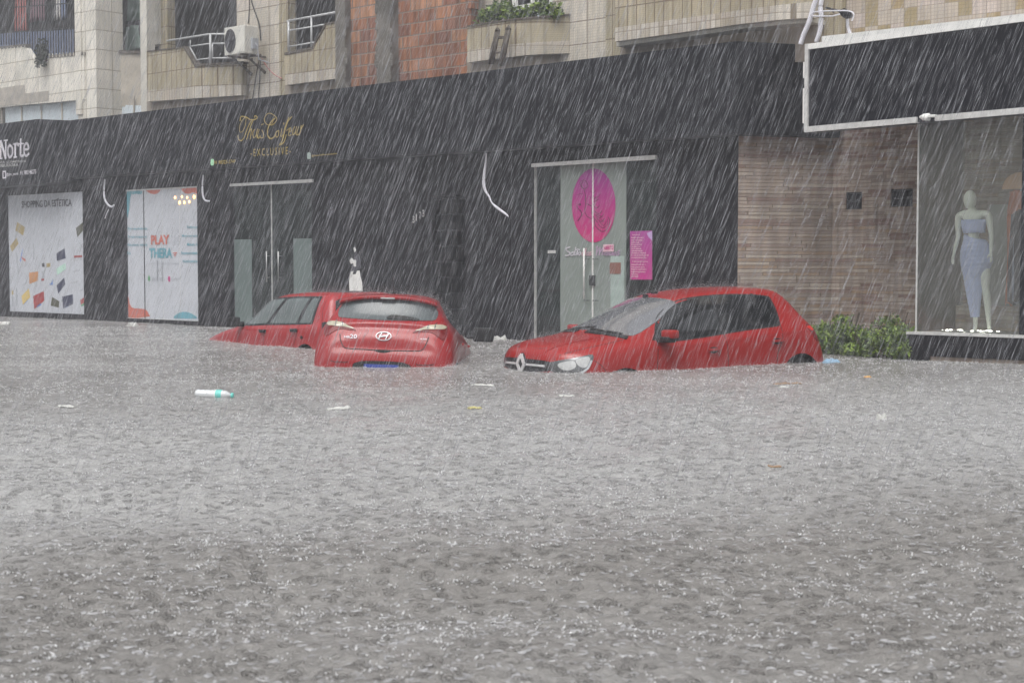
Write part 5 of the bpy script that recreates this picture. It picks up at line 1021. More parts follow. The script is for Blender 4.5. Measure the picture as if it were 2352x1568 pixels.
sp.add(V,F); spo=sp.build('spoiler','red',cB.root,smooth=True); md=spo.modifiers.new('b','BEVEL'); md.width=.008; md.segments=2; md.limit_method='ANGLE'
cB.lump('brake_light',(-1.603,-.0,1.395),(.012,.17,.018),'lampclear',spo)
b=MB(); b.tube([(-1.2,-.02,1.475),(-1.25,-.02,1.52),(-1.36,-.02,1.68)],[.014,.007,.003],6); b.sphere((-1.2,-.02,1.475),.03,1.3,1,.6); b.build('roof_antenna','rubber',cB.root)
w_=cB.patch('rear_wiper',[(-.02,1.145),(-.04,1.185),(-.10,1.195),(-.25,1.18),(-.38,1.155),(-.36,1.14),(-.2,1.14)],'x-','rubber',.016,4)
for sg in (1,-1):
    up=cB.patch('tail_light',[(sg*a,b_) for a,b_ in [(.71,1.085),(.64,1.105),(.52,1.095),(.42,1.06),(.33,1.00),(.42,1.015),(.55,1.005),(.63,.955),(.69,.925),(.715,.98)]],'x-','lampred',.007,7)
    cB.patch('pale_lens',[(sg*a,b_) for a,b_ in [(.70,1.08),(.64,1.10),(.52,1.09),(.43,1.058),(.36,1.02),(.47,1.04),(.60,1.047),(.68,1.05)]],'x-','lampamber',.013,5,up)
    for yy in (.58,.50): cB.line('lens_rib',[(sg*yy,1.05),(sg*yy,1.09)],'x-','lampgrey',.012,.016,up,3)
for pl in ([(.52,.955),(.50,.88),(.46,.81),(.40,.79),(.2,.785),(0,.78)],[(-.52,.955),(-.50,.88),(-.46,.81),(-.40,.79),(-.2,.785),(0,.78)]): cB.line('tailgate_gap',pl,'x-','archdark',.011,.002)
cB.line('tailgate_gap',[(.60,1.13),(.57,1.10),(.53,1.05)],'x-','archdark',.008,.002); cB.line('tailgate_gap',[(-.60,1.13),(-.57,1.10),(-.53,1.05)],'x-','archdark',.008,.002)
cB.patch('boot_handle',[(.10,.785),(.07,.765),(0,.755),(-.07,.765),(-.10,.785),(0,.79)],'x-','archdark',.004,3)
pf=cB.patch('plate_recess',[(.34,.60),(.28,.64),(.2,.655),(0,.66),(-.2,.655),(-.28,.64),(-.34,.60),(-.30,.45),(0,.44),(.30,.45)],'x-','archdark',.003,5)
b=MB(); b.box(-1.965,-1.945,-.20,.20,.49,.595); b.build('number_plate','platewhite',pf); b=MB(); b.box(-1.968,-1.966,-.20,.20,.575,.62); b.box(-1.966,-1.944,-.20,.20,.596,.62); b.build('plate_band','plateblue',pf)
cB.line('bumper_groove',[(.60,.645),(.55,.632),(.42,.63),(.40,.645)],'x-','archdark',.010,.002); cB.line('bumper_groove',[(-.60,.645),(-.55,.632),(-.42,.63),(-.40,.645)],'x-','archdark',.010,.002)
# badges: oval with a slanted H, model lettering, small plate of letters
def onrear(car,name,m_,segs,w,off,par):
    for pl in segs: car.line(name,pl,'x-',m_,w,off,par,3)
cy0,cz0=.0,.945
bd=cB.line('oval_badge',[(cy0+.088*math.cos(a),cz0+.047*math.sin(a)) for a in [i*math.pi/14 for i in range(29)]],'x-','badge',.008,.012,None,1)
onrear(cB,'badge_stroke','badge',[[(cy0+.055,cz0-.032),(cy0+.025,cz0+.034)],[(cy0-.025,cz0-.034),(cy0-.055,cz0+.032)],[(cy0+.045,cz0-.006),(cy0,cz0+.0),(cy0-.045,cz0+.006)]],.011,.013,bd)
def rear_text(car,body,yl,yr,z0,z1,m_,xoff=.012,name='model_lettering'):
    mb=MB(); text_into(mb,body,0,1,0,1,0,bold=.02); V=[]
    for (a,_,c) in mb.v: h,n=car.proj((yl+(yr-yl)*a,z0+(z1-z0)*c),'x-'); V.append(h+n*xoff)
    m2=MB(); m2.add(V,mb.f); return m2.build(name,m_,car.root)
rear_text(cB,'HB',.46,.395,.908,.932,'signwhite'); rear_text(cB,'20',.392,.31,.905,.952,'signwhite'); 
q=rear_text(cB,'1.0 FLEX',-.425,-.505,.918,.934,'signwhite')
for sg in (1,-1):
    ax='y+' if sg>0 else 'y-'
    cB.patch('side_glass',[(.48,1.01),(.30,1.22),(.05,1.36),(-.30,1.395),(-.34,1.36),(-.34,1.03),(0,1.02)],ax,'carglass',.006); cB.patch('side_glass',[(-.38,1.04),(-.38,1.38),(-.6,1.40),(-.95,1.375),(-1.16,1.28),(-1.26,1.17),(-1.1,1.11),(-.8,1.07)],ax,'carglass',.006)
    mr=cB.lump('wing_mirror',(.50,sg*1.0,1.03),(.12,.27,.19),'blackplastic'); cB.lump('mirror_foot',(.50,sg*.84,.995),(.10,.12,.05),'blackplastic',mr)
    for x,z in ((-.12,.87),(-.98,.89)): cB.lump('door_handle',(x,sg*.865,z),(.17,.03,.03),'red')
    cB.line('door_seam',[(-.36,1.02),(-.37,.7),(-.36,.34)],ax,'rubber',.008); cB.line('door_seam',[(-1.2,1.1),(-1.1,.85),(-.92,.6)],ax,'rubber',.008); cB.line('door_seam',[(.58,.96),(.62,.7),(.58,.4)],ax,'rubber',.008)
cB.lump('side_marker',(-1.60,-.845,.63),(.06,.02,.08),'archdark')
cB.patch('windscreen',[(1.05,.3),(.98,.56),(.5,.58),(.16,.5),(.18,0),(.16,-.5),(.5,-.58),(.98,-.56),(1.05,-.3),(1.08,0)],'z+','carglass',.005)
# --- left car, boxier and older, nose down to the left
C_st=[
 [(1.80,.72,.22),(1.85,.68,.22),(1.92,.60,.22),(1.97,.5,.22),(2.0,.4,.22),(2.02,.3,.22),(2.03,.2,.22),(2.04,.1,.22),(2.05,0,.22)],
 [(1.75,.77,.24),(1.80,.78,.34),(1.88,.76,.46),(1.98,.68,.50),(2.04,.56,.52),(2.07,.42,.53),(2.09,.28,.53),(2.10,.14,.53),(2.10,0,.53)],
 [(1.68,.78,.24),(1.70,.79,.34),(1.74,.79,.50),(1.82,.785,.62),(1.96,.74,.665),(2.02,.60,.68),(2.05,.42,.685),(2.06,.21,.69),(2.07,0,.69)],
 [(1.40,.78,.24),(1.40,.79,.34),(1.40,.80,.50),(1.42,.80,.68),(1.47,.77,.79),(1.52,.69,.83),(1.56,.52,.84),(1.60,.26,.845),(1.62,0,.85)],
 [(1.05,.78,.24),(1.05,.79,.34),(1.05,.80,.50),(1.05,.80,.72),(1.08,.775,.86),(1.12,.71,.905),(1.16,.58,.925),(1.22,.30,.935),(1.25,0,.94)],
 [(.75,.78,.24),(.75,.79,.34),(.75,.80,.50),(.75,.80,.74),(.78,.78,.88),(.84,.73,.925),(.90,.66,.95),(1.0,.34,.965),(1.04,0,.97)],
 [(.50,.78,.24),(.50,.79,.34),(.50,.80,.50),(.50,.80,.76),(.52,.785,.885),(.56,.735,.93),(.55,.645,1.15),(.62,.34,1.17),(.65,0,1.18)],
 [(.20,.78,.24),(.20,.79,.34),(.20,.80,.50),(.20,.80,.77),(.21,.785,.89),(.22,.735,.94),(.24,.60,1.34),(.28,.33,1.365),(.30,0,1.375)],
 [(-.30,.78,.24),(-.30,.79,.34),(-.30,.80,.50),(-.30,.80,.78),(-.30,.785,.90),(-.30,.735,.95),(-.30,.595,1.375),(-.30,.33,1.40),(-.30,0,1.41)],
 [(-.85,.78,.24),(-.85,.79,.34),(-.85,.80,.50),(-.85,.80,.79),(-.85,.785,.91),(-.85,.735,.96),(-.85,.59,1.385),(-.85,.33,1.41),(-.85,0,1.42)],
 [(-1.30,.78,.24),(-1.30,.79,.34),(-1.30,.80,.50),(-1.30,.80,.80),(-1.30,.785,.92),(-1.30,.735,.97),(-1.30,.59,1.38),(-1.30,.33,1.405),(-1.30,0,1.41)],
 [(-1.50,.78,.24),(-1.50,.79,.34),(-1.50,.80,.50),(-1.50,.80,.80),(-1.50,.78,.93),(-1.50,.72,.98),(-1.50,.585,1.365),(-1.52,.33,1.38),(-1.53,0,1.385)],
 [(-1.62,.77,.24),(-1.62,.79,.34),(-1.63,.79,.50),(-1.64,.785,.80),(-1.64,.75,.92),(-1.63,.69,.98),(-1.60,.60,1.15),(-1.63,.33,1.17),(-1.64,0,1.18)],
 [(-1.70,.77,.24),(-1.71,.78,.34),(-1.72,.78,.50),(-1.73,.76,.76),(-1.73,.70,.90),(-1.72,.62,.94),(-1.71,.5,.96),(-1.72,.26,.965),(-1.73,0,.97)],
 [(-1.74,.76,.24),(-1.76,.77,.34),(-1.78,.76,.46),(-1.79,.70,.54),(-1.79,.60,.58),(-1.79,.48,.59),(-1.79,.36,.59),(-1.79,.18,.59),(-1.79,0,.59)],
 [(-1.74,.70,.22),(-1.76,.66,.22),(-1.78,.6,.22),(-1.79,.5,.22),(-1.79,.4,.22),(-1.79,.3,.22),(-1.79,.2,.22),(-1.79,.1,.22),(-1.79,0,.22)]]
for st_i in range(len(C_st)): C_st[st_i]=[(x if x<1.05 else 1.05+(x-1.05)*1.32,y,z) for x,y,z in C_st[st_i]]
M['carglass_c']=mat('pale_misted_car_glass',(.11,.135,.135),.2,0,.4,.12,3,coat=.4)
for st in C_st[7:12]: st[6]=(st[6][0],st[6][1]+.022,st[6][2]+.040); st[7]=(st[7][0],st[7][1]+.01,st[7][2]+.022)
cC=Car('hatchback_car','leftmost older boxy red hatchback sinking nose first, with black mirrors and black door handles','carC',C_st,'red2',[(1.50,.32,.34),(-1.14,.33,.355)])
for x in (1.50,-1.14):
    for y in (.78,-.78): cC.wheel(x,y,.33,.315)
for sg in (1,-1):
    ax='y+' if sg>0 else 'y-'
    cC.patch('window_seal',[(.93,.93),(.60,1.15),(.26,1.325),(.15,1.345),(-.22,1.358),(-.6,1.367),(-1.26,1.362),(-1.29,1.34),(-1.27,.965),(-.5,.95),(.03,.945),(.5,.93)],ax,'blackplastic',.0035,12,smooth=0)
    cC.patch('side_glass',[(.82,.955),(.58,1.13),(.26,1.295),(.18,1.315),(-.20,1.33),(-.24,1.325),(.06,.975),(.4,.955)],ax,'carglass_c',.007,smooth=0); cC.patch('side_glass',[(-.04,.975),(-.34,1.325),(-.6,1.34),(-.97,1.335),(-.80,.975),(-.4,.972)],ax,'carglass_c',.007,smooth=0); cC.patch('side_glass',[(-.90,.98),(-1.06,1.335),(-1.24,1.33),(-1.22,.98)],ax,'carglass_c',.007,smooth=0)
    for (x,z) in ((.08,.855),(-.84,.875)): h=cC.lump('door_handle',(x,sg*.815,z),(.16,.04,.05),'blackplastic')
    mr=cC.lump('wing_mirror',(.80,sg*.90,.99),(.10,.17,.15),'blackplastic'); cC.lump('mirror_foot',(.84,sg*.79,.955),(.16,.1,.08),'blackplastic',mr)
    cC.line('door_seam',[(.04,.94),(.06,.85),(.07,.6),(.05,.34)],ax,'rubber',.008); cC.line('door_seam',[(-.92,.95),(-.90,.80),(-.78,.60)],ax,'rubber',.008); cC.line('door_seam',[(.86,.90),(.90,.7),(.88,.5)],ax,'rubber',.007)
    cC.line('side_crease',[(1.9,.665),(1.4,.78),(.85,.865),(.2,.885),(-.9,.905),(-1.45,.92)],ax,'red2',.018,.005)
    cC.line('roof_gutter',[(-.28,1.395),(-.7,1.40),(-1.45,1.385)],ax,'red2',.012,.006); cC.line('tailgate_seam',[(-1.42,1.375),(-1.44,1.15),(-1.50,.98),(-1.53,.8)],ax,'rubber',.006)
cC.patch('fuel_cap',[(-1.02,.775),(-1.05,.80),(-1.08,.775),(-1.05,.75)],'y+','blackplastic',.012,3)
cC.patch('rear_glass',[(0,1.33),(.45,1.32),(.52,1.29),(.60,1.03),(.55,.99),(0,.98),(-.55,.99),(-.60,1.03),(-.52,1.29),(-.45,1.32)],'x-','carglass',.006,smooth=0)
cC.patch('windscreen',[(1.0,.3),(.92,.60),(.5,.58),(.28,.52),(.30,0),(.28,-.52),(.5,-.58),(.92,-.60),(1.0,-.3),(1.03,0)],'z+','carglass',.005)
for sg in (1,-1): cC.patch('tail_light',[(sg*.74,.92),(sg*.56,.93),(sg*.56,.72),(sg*.75,.70)],'x-','lampred',.006,4,smooth=0)
op_=thing('apartment_building','row of grey buildings on the opposite side of the street behind the viewer','building',(0,-16,0),'world')  # unseen; added so glass and paint reflect walls instead of bright sky
MB().box(-45,45,-24,-16,-1,8.5).build('wall','render',op_)
for k in range(14):
    for z in (1.0,4.6): MB().box(-42+k*6.2,-39+k*6.2,-16.06,-15.98,z,z+2.1).build('window','carglass',op_)
# ================================================================ GROUND, WATER
gm=mat('road_asphalt',(.05,.05,.048),.85,bump=.4)
M['road']=gm; tag(MB().box(-80,80,-60,90,-.9,-.75).build('ground','road',frame='world'),kind='structure')
def watermat():
    m,t,p=newmat('flood_water'); N=t.nodes.new; L=t.links.new
    tc=N('ShaderNodeTexCoord'); n1=N('ShaderNodeTexNoise'); n1.inputs['Scale'].default_value=.35; n1.inputs['Detail'].default_value=6; L(tc.outputs['Object'],n1.inputs['Vector'])
    cr=N('ShaderNodeValToRGB'); cr.color_ramp.elements[0].position=.35; cr.color_ramp.elements[1].position=.65; cr.color_ramp.elements[0].color=(.29,.277,.262,1); cr.color_ramp.elements[1].color=(.40,.39,.378,1); L(n1.outputs['Fac'],cr.inputs[0])
    p.inputs['Roughness'].default_value=.2; p.inputs['IOR'].default_value=1.45; p.inputs['Specular IOR Level'].default_value=.8
    # fine rain chop
    def noise(sc,det,ro=.55,dist=0):
        n=N('ShaderNodeTexNoise'); n.inputs['Scale'].default_value=sc; n.inputs['Detail'].default_value=det; n.inputs['Roughness'].default_value=ro; n.inputs['Distortion'].default_value=dist; L(tc.outputs['Object'],n.inputs['Vector']); return n
    a=noise(19,7,.66,.5); v=N('ShaderNodeTexVoronoi'); v.inputs['Scale'].default_value=13; L(tc.outputs['Object'],v.inputs['Vector'])
    w=N('ShaderNodeMath'); w.operation='MULTIPLY'; w.inputs[1].default_value=34; L(v.outputs['Distance'],w.inputs[0]); sn=N('ShaderNodeMath'); sn.operation='SINE'; L(w.outputs[0],sn.inputs[0])
    dc=N('ShaderNodeMapRange'); dc.inputs[1].default_value=0; dc.inputs[2].default_value=.55; dc.inputs[3].default_value=.6; dc.inputs[4].default_value=0; L(v.outputs['Distance'],dc.inputs[0])
    mu=N('ShaderNodeMath'); mu.operation='MULTIPLY'; L(sn.outputs[0],mu.inputs[0]); L(dc.outputs[0],mu.inputs[1]); ad=N('ShaderNodeMath'); L(mu.outputs[0],ad.inputs[0]); L(a.outputs['Fac'],ad.inputs[1])
    b=N('ShaderNodeBump'); b.inputs['Strength'].default_value=1; b.inputs['Distance'].default_value=.048; L(ad.outputs[0],b.inputs['Height'])
    c=noise(70,4,.65); b2=N('ShaderNodeBump'); b2.inputs['Strength'].default_value=.6; b2.inputs['Distance'].default_value=.018; L(c.outputs['Fac'],b2.inputs['Height']); L(b.outputs[0],b2.inputs['Normal']); L(b2.outputs[0],p.inputs['Normal'])
    # froth flecks where drops have just broken the surface
    f=noise(34,8,.72); g=noise(.9,5,.6); th=N('ShaderNodeMath'); th.operation='MULTIPLY_ADD'; th.inputs[1].default_value=-.42; th.inputs[2].default_value=.835; L(g.outputs['Fac'],th.inputs[0])
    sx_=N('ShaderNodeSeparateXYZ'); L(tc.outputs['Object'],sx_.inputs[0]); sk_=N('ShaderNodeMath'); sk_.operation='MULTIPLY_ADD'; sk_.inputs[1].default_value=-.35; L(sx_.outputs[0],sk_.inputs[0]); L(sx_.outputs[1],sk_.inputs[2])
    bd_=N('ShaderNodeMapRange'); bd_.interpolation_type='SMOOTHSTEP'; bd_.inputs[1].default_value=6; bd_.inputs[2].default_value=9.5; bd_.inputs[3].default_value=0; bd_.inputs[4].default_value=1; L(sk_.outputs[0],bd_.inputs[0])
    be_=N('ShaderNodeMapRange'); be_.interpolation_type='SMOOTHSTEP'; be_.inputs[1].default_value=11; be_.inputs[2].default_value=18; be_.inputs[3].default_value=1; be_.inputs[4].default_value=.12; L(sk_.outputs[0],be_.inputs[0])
    bm_=N('ShaderNodeMath'); bm_.operation='MULTIPLY'; L(bd_.outputs[0],bm_.inputs[0]); L(be_.outputs[0],bm_.inputs[1]); sheen_band=bm_.outputs[0]  # pale mid-distance sky sheen painted into the water colour
    mf=N('ShaderNodeMix'); mf.data_type='RGBA'; mfm=N('ShaderNodeMath'); mfm.operation='MULTIPLY'; mfm.inputs[1].default_value=.62; L(sheen_band,mfm.inputs[0]); L(mfm.outputs[0],mf.inputs[0]); L(cr.outputs[0],mf.inputs[6]); mf.inputs[7].default_value=(.66,.665,.67,1)
    sb=N('ShaderNodeMath'); sb.operation='SUBTRACT'; L(f.outputs['Fac'],sb.inputs[0]); L(th.outputs[0],sb.inputs[1]); ml=N('ShaderNodeMath'); ml.operation='MULTIPLY'; ml.use_clamp=True; ml.inputs[1].default_value=14; L(sb.outputs[0],ml.inputs[0])
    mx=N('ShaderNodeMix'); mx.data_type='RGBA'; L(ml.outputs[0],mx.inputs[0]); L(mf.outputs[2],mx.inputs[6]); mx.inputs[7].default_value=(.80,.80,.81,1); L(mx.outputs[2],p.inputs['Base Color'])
    return m
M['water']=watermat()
# real waves: graded grid, finest near the camera
def vnoise(x,y,seed,n=256):
    r=np.random.default_rng(seed).random((n,n)); xi=np.floor(x).astype(int); yi=np.floor(y).astype(int); fx=x-xi; fy=y-yi; fx=fx*fx*(3-2*fx); fy=fy*fy*(3-2*fy)
    a=r[xi%n,yi%n];b=r[(xi+1)%n,yi%n];c=r[xi%n,(yi+1)%n];d=r[(xi+1)%n,(yi+1)%n]; return (a*(1-fx)+b*fx)*(1-fy)+(c*(1-fx)+d*fx)*fy
def wave(x,y):
    h=0*x; wx=x+.5*vnoise(x*.4,y*.4,1); wy=y+.5*vnoise(x*.4+9,y*.4,2)
    h+=.10*(vnoise(wx*.55+3,wy*1.0,3)-.5)+.05*(vnoise(wx*1.3,wy*2.1,4)-.5)
    q=1-np.abs(2*vnoise(wx*2.6+1,wy*3.6,5)-1); h+=.022*(q-.5); h+=.018*(vnoise(x*9,y*11,6)-.5)+.012*(vnoise(x*21,y*24,7)-.5)+.007*(vnoise(x*47,y*50,8)-.5)
    damp=np.clip((21-y)/14,.28,1); return h*damp
ys_=np.concatenate([np.array([-58,-30,-12,-4,0,2,3.2]),4.0*np.exp(np.linspace(0,math.log(48/4.0),620)),[60,88]]); nx=520
ts=np.linspace(-1,1,nx); ts=np.sign(ts)*np.abs(ts)**1.0
YY,TT=np.meshgrid(ys_,ts,indexing='ij'); half=np.where(YY<4,np.maximum(3.0,np.abs(YY)*1.2+3),YY*.55+.8); half=np.where(YY<1,80,half); XX=TT*np.where((YY>48)|(YY<0),80,half)
# beyond the graded patch the outermost columns reach to the edge of the street
XX[:,0]=-80; XX[:,-1]=80
ZZ=wave(XX,YY); co=np.stack([XX,YY,ZZ],-1).reshape(-1,3).astype(np.float32); ny=len(ys_)
I=np.arange(ny*nx).reshape(ny,nx); F=np.stack([I[:-1,:-1],I[:-1,1:],I[1:,1:],I[1:,:-1]],-1).reshape(-1,4)
def npmesh(name,co,F,mt,smooth=True):
    me=bpy.data.meshes.new(name); me.vertices.add(len(co)); me.vertices.foreach_set('co',co.astype(np.float32).ravel()); k=F.shape[1]
    me.loops.add(F.size); me.loops.foreach_set('vertex_index',F.astype(np.int32).ravel()); me.polygons.add(len(F)); me.polygons.foreach_set('loop_start',(np.arange(len(F))*k).astype(np.int32)); me.polygons.foreach_set('loop_total',np.full(len(F),k,dtype=np.int32))
    me.update(calc_edges=True); 
    if smooth: me.shade_smooth()
    me.materials.append(M[mt]); o=bpy.data.objects.new(name,me); COL.objects.link(o); return o
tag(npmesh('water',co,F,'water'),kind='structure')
# ================================================================ RAIN, SPLASHES
def droppy(name,mt,C,D,R,W_=None):
    """elongated octahedral drops: centre C, half axis vector D, radius R"""
    n=len(C); D=np.asarray(D); L_=np.linalg.norm(D,axis=1,keepdims=True); d=D/L_; a=np.cross(d,np.array([0.,1.,0.])+rng.normal(0,.01,(n,3))); a/=np.linalg.norm(a,axis=1,keepdims=True); b=np.cross(d,a); R=R[:,None]
    V=np.stack([C+D,C-D,C+a*R,C+b*R,C-a*R,C-b*R],1).reshape(-1,3)
    f=np.array([(0,2,3),(0,3,4),(0,4,5),(0,5,2),(1,3,2),(1,4,3),(1,5,4),(1,2,5)]); F=(f[None]+(np.arange(n)*6)[:,None,None]).reshape(-1,3); return npmesh(name,V,F,mt,True)
M['rain']=mat('rain_water',(.52,.53,.57),.4,spec=.3,var=0,alpha=.5)
M['splash']=mat('splash_water',(.78,.78,.80),.3,spec=.5,var=0,alpha=.9)
def inwall(P,marg):  # keep the rain outside of the building
    nx_,ny_=-SW,CW; return (P[:,0]-OW.x)*nx_+(P[:,1]-OW.y)*ny_< marg
NR=150000; u_=rng.random(NR); Y=(7.**3+(37**3-7.**3)*u_)**(1/3); Y=np.where(rng.random(NR)<.35,6+20*rng.random(NR),Y); X=(rng.random(NR)*2-1)*(Y*.36+1.2)
zt=1.3+Y*.19+.6; zb=np.maximum(.02,1.3-Y*.30); Z=zb+(zt-zb)*rng.random(NR); P_=np.stack([X,Y,Z],1); k=inwall(P_,-.45); P_=P_[k]; n=len(P_)
ln=.035+.12*rng.random(n)**2; gust=.36+.05*(vnoise(P_[:,0]*.4,P_[:,1]*.4,31)-.5)+rng.normal(0,.04,n); D=np.stack([-gust,rng.normal(0,.03,n),-np.ones(n)],1)*ln[:,None]
dist=P_[:,1]; R_=(.00032+.0010*rng.random(n)**7)*(1+.045*dist)
tag(droppy('rain','rain',P_,-D,R_),kind='stuff',label='heavy slanting rain falling across the whole street',cat='rain')
# splash crowns: a little spike and thrown droplets at each hit
NS=44000; Y=np.sqrt(4.2**2+(30**2-4.2**2)*rng.random(NS)); X=(rng.random(NS)*2-1)*(Y*.36+.6); dens=vnoise(X*.9,Y*1.3,41)*.6+vnoise(X*2.8,Y*3.5,42)*.4; k=rng.random(NS)<(.25+1.1*np.clip(dens-.35,0,1)*1.6); X,Y=X[k],Y[k]; n=len(X); Z=wave(X,Y)
P_=np.stack([X,Y,Z],1); k=inwall(P_,-.02); P_=P_[k]; n=len(P_); s=.6+.9*rng.random(n)**2
C=[];D=[];R_=[]
hgt=.003+.010*rng.random(n)**3*s; C.append(P_+np.stack([0*hgt,0*hgt,hgt],1)); D.append(np.stack([rng.normal(0,.005,n),rng.normal(0,.005,n),hgt],1)); R_.append(.0022+.0030*rng.random(n))
for j in range(4):
    a=rng.random(n)*6.28; r=.012+.03*rng.random(n); q=P_+np.stack([r*np.cos(a),r*np.sin(a),.003+.030*rng.random(n)**3*s],1); C.append(q); t=.0019+.0030*rng.random(n)**2.5
    D.append(np.stack([t*rng.normal(0,1,n),t*rng.normal(0,1,n),t],1)); R_.append(t*.8)
C=np.concatenate(C);D=np.concatenate(D);R_=np.concatenate(R_); tag(droppy('rain_splash','splash',C,D,R_),kind='stuff',label='small white splashes where the rain hits the flood water',cat='splash')
# crater rims: short curved lips of water thrown up round each hit, clearest in the near water
NQ=13000; Y=4.3+13*rng.random(NQ)**1.15; X=(rng.random(NQ)*2-1)*(Y*.36+.5); Z=wave(X,Y); K=9; r=.005+.019*rng.random(NQ)**2; a0=rng.random(NQ)*6.28; span=1.6+3.2*rng.random(NQ); lip=.0015+.0055*rng.random(NQ)**2; V=[]
for k in range(K):
    a=a0+span*k/(K-1); w=np.sin(np.pi*(k+.3)/(K-.4))
    for dr,dz in ((-.0028,0.),(0.,1.),(.0034,-.1)): V.append(np.stack([X+(r+dr*w)*np.cos(a),Y+(r+dr*w)*np.sin(a),Z+.001+lip*dz*w],1))
V=np.stack(V,1).reshape(-1,3); f=np.array([(k*3+j,k*3+j+1,(k+1)*3+j+1,(k+1)*3+j) for k in range(K-1) for j in range(2)]); F=(f[None]+(np.arange(NQ)*K*3)[:,None,None]).reshape(-1,4)
M['rim']=mat('crater_rim_water',(.36,.36,.37),.15,spec=.8,var=0)
tag(npmesh('crater_rims',V,F,'rim'),kind='stuff',label='curved lips of water round the raindrop craters',cat='splash')
def wz0(x,y): return float(wave(np.array([x]),np.array([y]))[0])
# fine spray bouncing off the car roofs and bonnets
C=[]
for car,fr,cnt in ((cA,'carA',5200),(cB,'carB',5200),(cC,'carC',4200)):
    for _ in range(cnt):
        x=random.uniform(-1.75,1.9); y=random.uniform(-.72,.72); h,nn,_a,_b=car.bvh.ray_cast(Vector((x,y,4)),Vector((0,0,-1)))
        if h is None: continue
        e=random.expovariate(1/.028); w_=FR[fr]@(h+Vector((random.gauss(0,.02),random.gauss(0,.02),e+.003))); 
        if w_.z>.02: C.append(tuple(w_))
for car,fr in ((cA,'carA'),(cB,'carB'),(cC,'carC')):
    W_=[FR[fr]@v.co for v in car.body.data.vertices]; W_=[w for w in W_ if abs(w.z)<.05 and w.z>-.05]
    ctr=FR[fr]@Vector((0,0,.5))
    for _ in range(3600):
        w=random.choice(W_); o_=Vector((w.x-ctr.x,w.y-ctr.y,0)).normalized()*random.expovariate(1/.035); z=wz0(w.x+o_.x,w.y+o_.y)
        C.append((w.x+o_.x+random.gauss(0,.03),w.y+o_.y+random.gauss(0,.03),z+random.expovariate(1/.016)))
C=np.array(C); n=len(C); t=.0011+.0012*rng.random(n)
tag(droppy('roof_spray','splash',C,np.stack([0*t,0*t,t*1.3],1),t),kind='stuff',label='fine spray bouncing off the car roofs and bonnets',cat='spray')
# ================================================================ FLOATING THINGS
def wz(x,y): return float(wave(np.array([x]),np.array([y]))[0])
p=WP(484,912); bt=thing('plastic_bottle','clear plastic bottle with a turquoise label and cap floating in the left foreground','bottle',(p.x,p.y,wz(p.x,p.y)+.012),'world')
bx_,by_,bz_=bt['_b']; xl=WP(440,911,.02).x; xr=WP(528,914,.02).x; L0=xr-xl
def bp(t,dz=0): return (xl+L0*t-0,by_-.05*t,bz_+.018-.01*t+dz)
R0=L0*.125
prof=[(0,.55),(.02,.85),(.08,1),(.14,.93),(.2,1),(.26,.93),(.32,1),(.38,.94),(.44,1),(.52,1),(.70,1),(.78,.9),(.84,.62),(.885,.36),(.90,.34)]
MB().tube([bp(t) for t,_ in prof],[R0*q for _,q in prof],18).build('bottle_body','bottle',bt,smooth=True)
MB().tube([bp(.53),bp(.54),bp(.675),bp(.68)],[R0*1.0,R0*1.03,R0*1.03,R0*1.0],18).build('label_sleeve','bottlelabel',bt,smooth=True); MB().tube([bp(.50),bp(.53)],[R0*1.025]*2,18).build('label_edge','white',bt,smooth=True)
MB().tube([bp(.90),bp(.905),bp(.955),bp(.96)],[R0*.40,R0*.5,R0*.5,R0*.40],16).build('cap','bottlelabel',bt,smooth=True)
M['foam']=mat('white_foam',(.55,.55,.53),.7); M['twig']=mat('wet_twig',(.28,.19,.12),.7); M['yleaf']=mat('yellow_leaf',(.55,.50,.22),.6); M['orangefruit']=mat('orange_foam',(.70,.40,.14),.6); M['bluebit']=mat('pale_blue_plastic',(.30,.46,.62),.4)
def debris(name,label,pts,m_,w,th=.012,cat='debris'):
    """irregular thin floating piece along traced points"""
    P=[WP(u,v) for u,v in crom(pts,3)]; b=MB(); rn=random.Random(len(label)); n=len(P); rows=[]
    for i,q in enumerate(P):
        t=(P[min(n-1,i+1)]-P[max(0,i-1)]).normalized(); nn=Vector((-t.y,t.x,0)); ww=w*(.35+.65*math.sin(math.pi*(i+.5)/n))*(.7+.6*rn.random()); z=wz(q.x,q.y)+.004
        rows+=[(q.x+nn.x*ww,q.y+nn.y*ww,z),(q.x+nn.x*ww*.4,q.y+nn.y*ww*.4,z+th*(.6+.8*rn.random())),(q.x-nn.x*ww,q.y-nn.y*ww,z),(q.x,q.y,z-.012)]
    F=[(i*4+j,i*4+(j+1)%4,(i+1)*4+(j+1)%4,(i+1)*4+j) for i in range(n-1) for j in range(4)]+[(0,1,2,3),tuple((n-1)*4+j for j in range(4))]
    b.add(rows,F); o=b.build(name,m_,None,'world',base=(P[0].x,P[0].y,rows[0][2]),smooth=False); return tag(o,label,cat)
debris('floating_stick','long pale stick floating below the middle car',[(752,941),(768,939),(785,940),(803,937)],'foam',.035,.018)
debris('floating_foam','white strip of foam floating between the middle and right cars',[(1082,890),(1100,889),(1120,890),(1134,891)],'foam',.03)
debris('floating_leaf','thin yellow green leaf floating left of centre',[(1077,937),(1090,935),(1104,936)],'yleaf',.03)
debris('floating_foam','white double tipped scrap floating below the right car headlight',[(1284,916),(1300,915),(1318,916)],'foam',.028)
debris('floating_leaf','small white scrap below the left end of the flooded street',[(134,936),(150,935),(170,937)],'foam',.03)
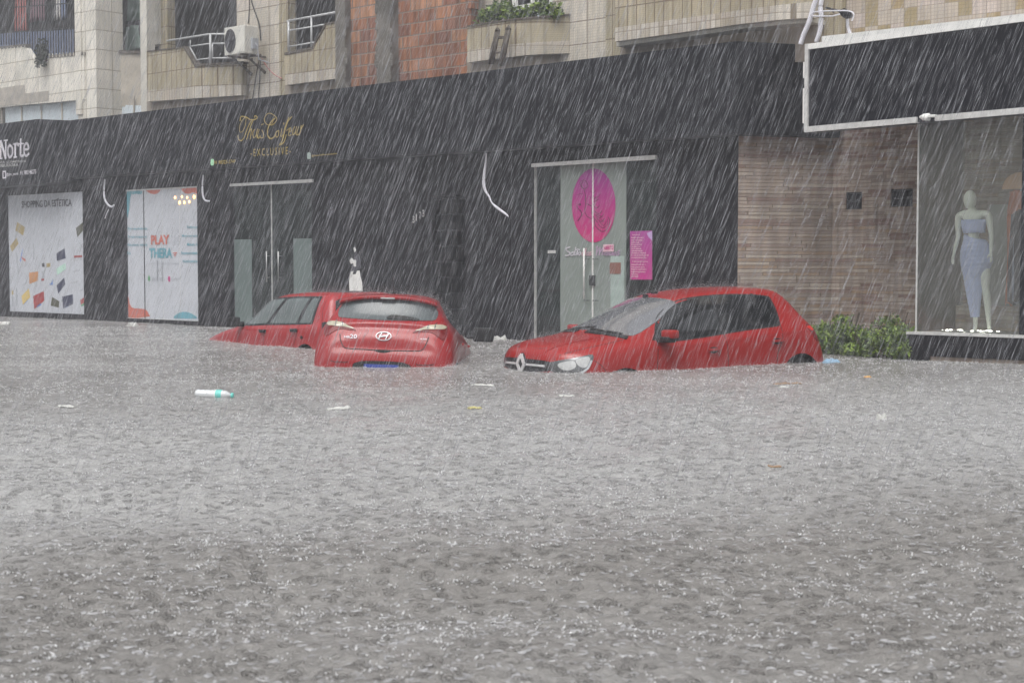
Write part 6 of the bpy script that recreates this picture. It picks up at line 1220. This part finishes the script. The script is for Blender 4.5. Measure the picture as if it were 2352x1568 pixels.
debris('floating_cup','small white crumpled cup floating alone right of centre',[(2015,962),(2024,960),(2033,963)],'foam',.03,.045)
debris('floating_twig','brown twig floating behind the right car wheel',[(1778,886),(1805,885),(1840,884)],'twig',.03)
debris('floating_foam','flat white scrap beside the brown twig',[(1790,893),(1800,891),(1812,893)],'foam',.03)
debris('floating_bag','pale blue plastic scrap floating off the tail of the right car',[(1896,835),(1908,833),(1925,831)],'bluebit',.07,.04)
debris('floating_fruit','small orange lump floating against the side of the right car',[(1476,849),(1484,846),(1493,849)],'orangefruit',.05,.07)
debris('floating_foam','small white block floating under the lit white window',[(298,750),(304,748),(311,750)],'foam',.09,.06)
debris('floating_foam','pale foam at the far left water edge',[(-2,748),(8,747),(22,747)],'foam',.12,.05)
debris('floating_foam','cream lump of foam floating beside the long black wall behind the cars',[(1138,783),(1150,779),(1160,783)],'foam',.07,.08)
debris('floating_foam','tiny cream lump of foam left of the larger one',[(1124,783),(1128,781),(1132,783)],'foam',.05,.06)
debris('floating_bag','clear crumpled scrap floating along the black plinth',[(2213,826),(2222,822),(2236,828)],'bottle',.07,.05)
debris('floating_twig','thin stick floating low right of centre',[(1764,1066),(1778,1068),(1795,1068)],'twig',.008,.008)
debris('floating_leaf','tiny orange leaf near the brown twig',[(1985,870),(1993,869),(2000,870)],'orangefruit',.02,.01)
# ================================================================ HAZE
hz=MB().box(-26,22,-2,46,-2.2,12.2).build('haze','rain',frame='world'); hm=bpy.data.materials.new('haze_air'); hm.use_nodes=True; t=hm.node_tree
t.nodes.remove(t.nodes['Principled BSDF']); v=t.nodes.new('ShaderNodeVolumePrincipled'); v.inputs['Color'].default_value=(.93,.94,1,1); v.inputs['Density'].default_value=.0038; v.inputs['Anisotropy'].default_value=.1; t.links.new(v.outputs[0],t.nodes['Material Output'].inputs['Volume'])
hz.data.materials.clear(); hz.data.materials.append(hm); tag(hz,kind='stuff',label='pale rain haze filling the street',cat='haze')
for o in bpy.data.objects:
    if '_b' in o.keys(): del o['_b']
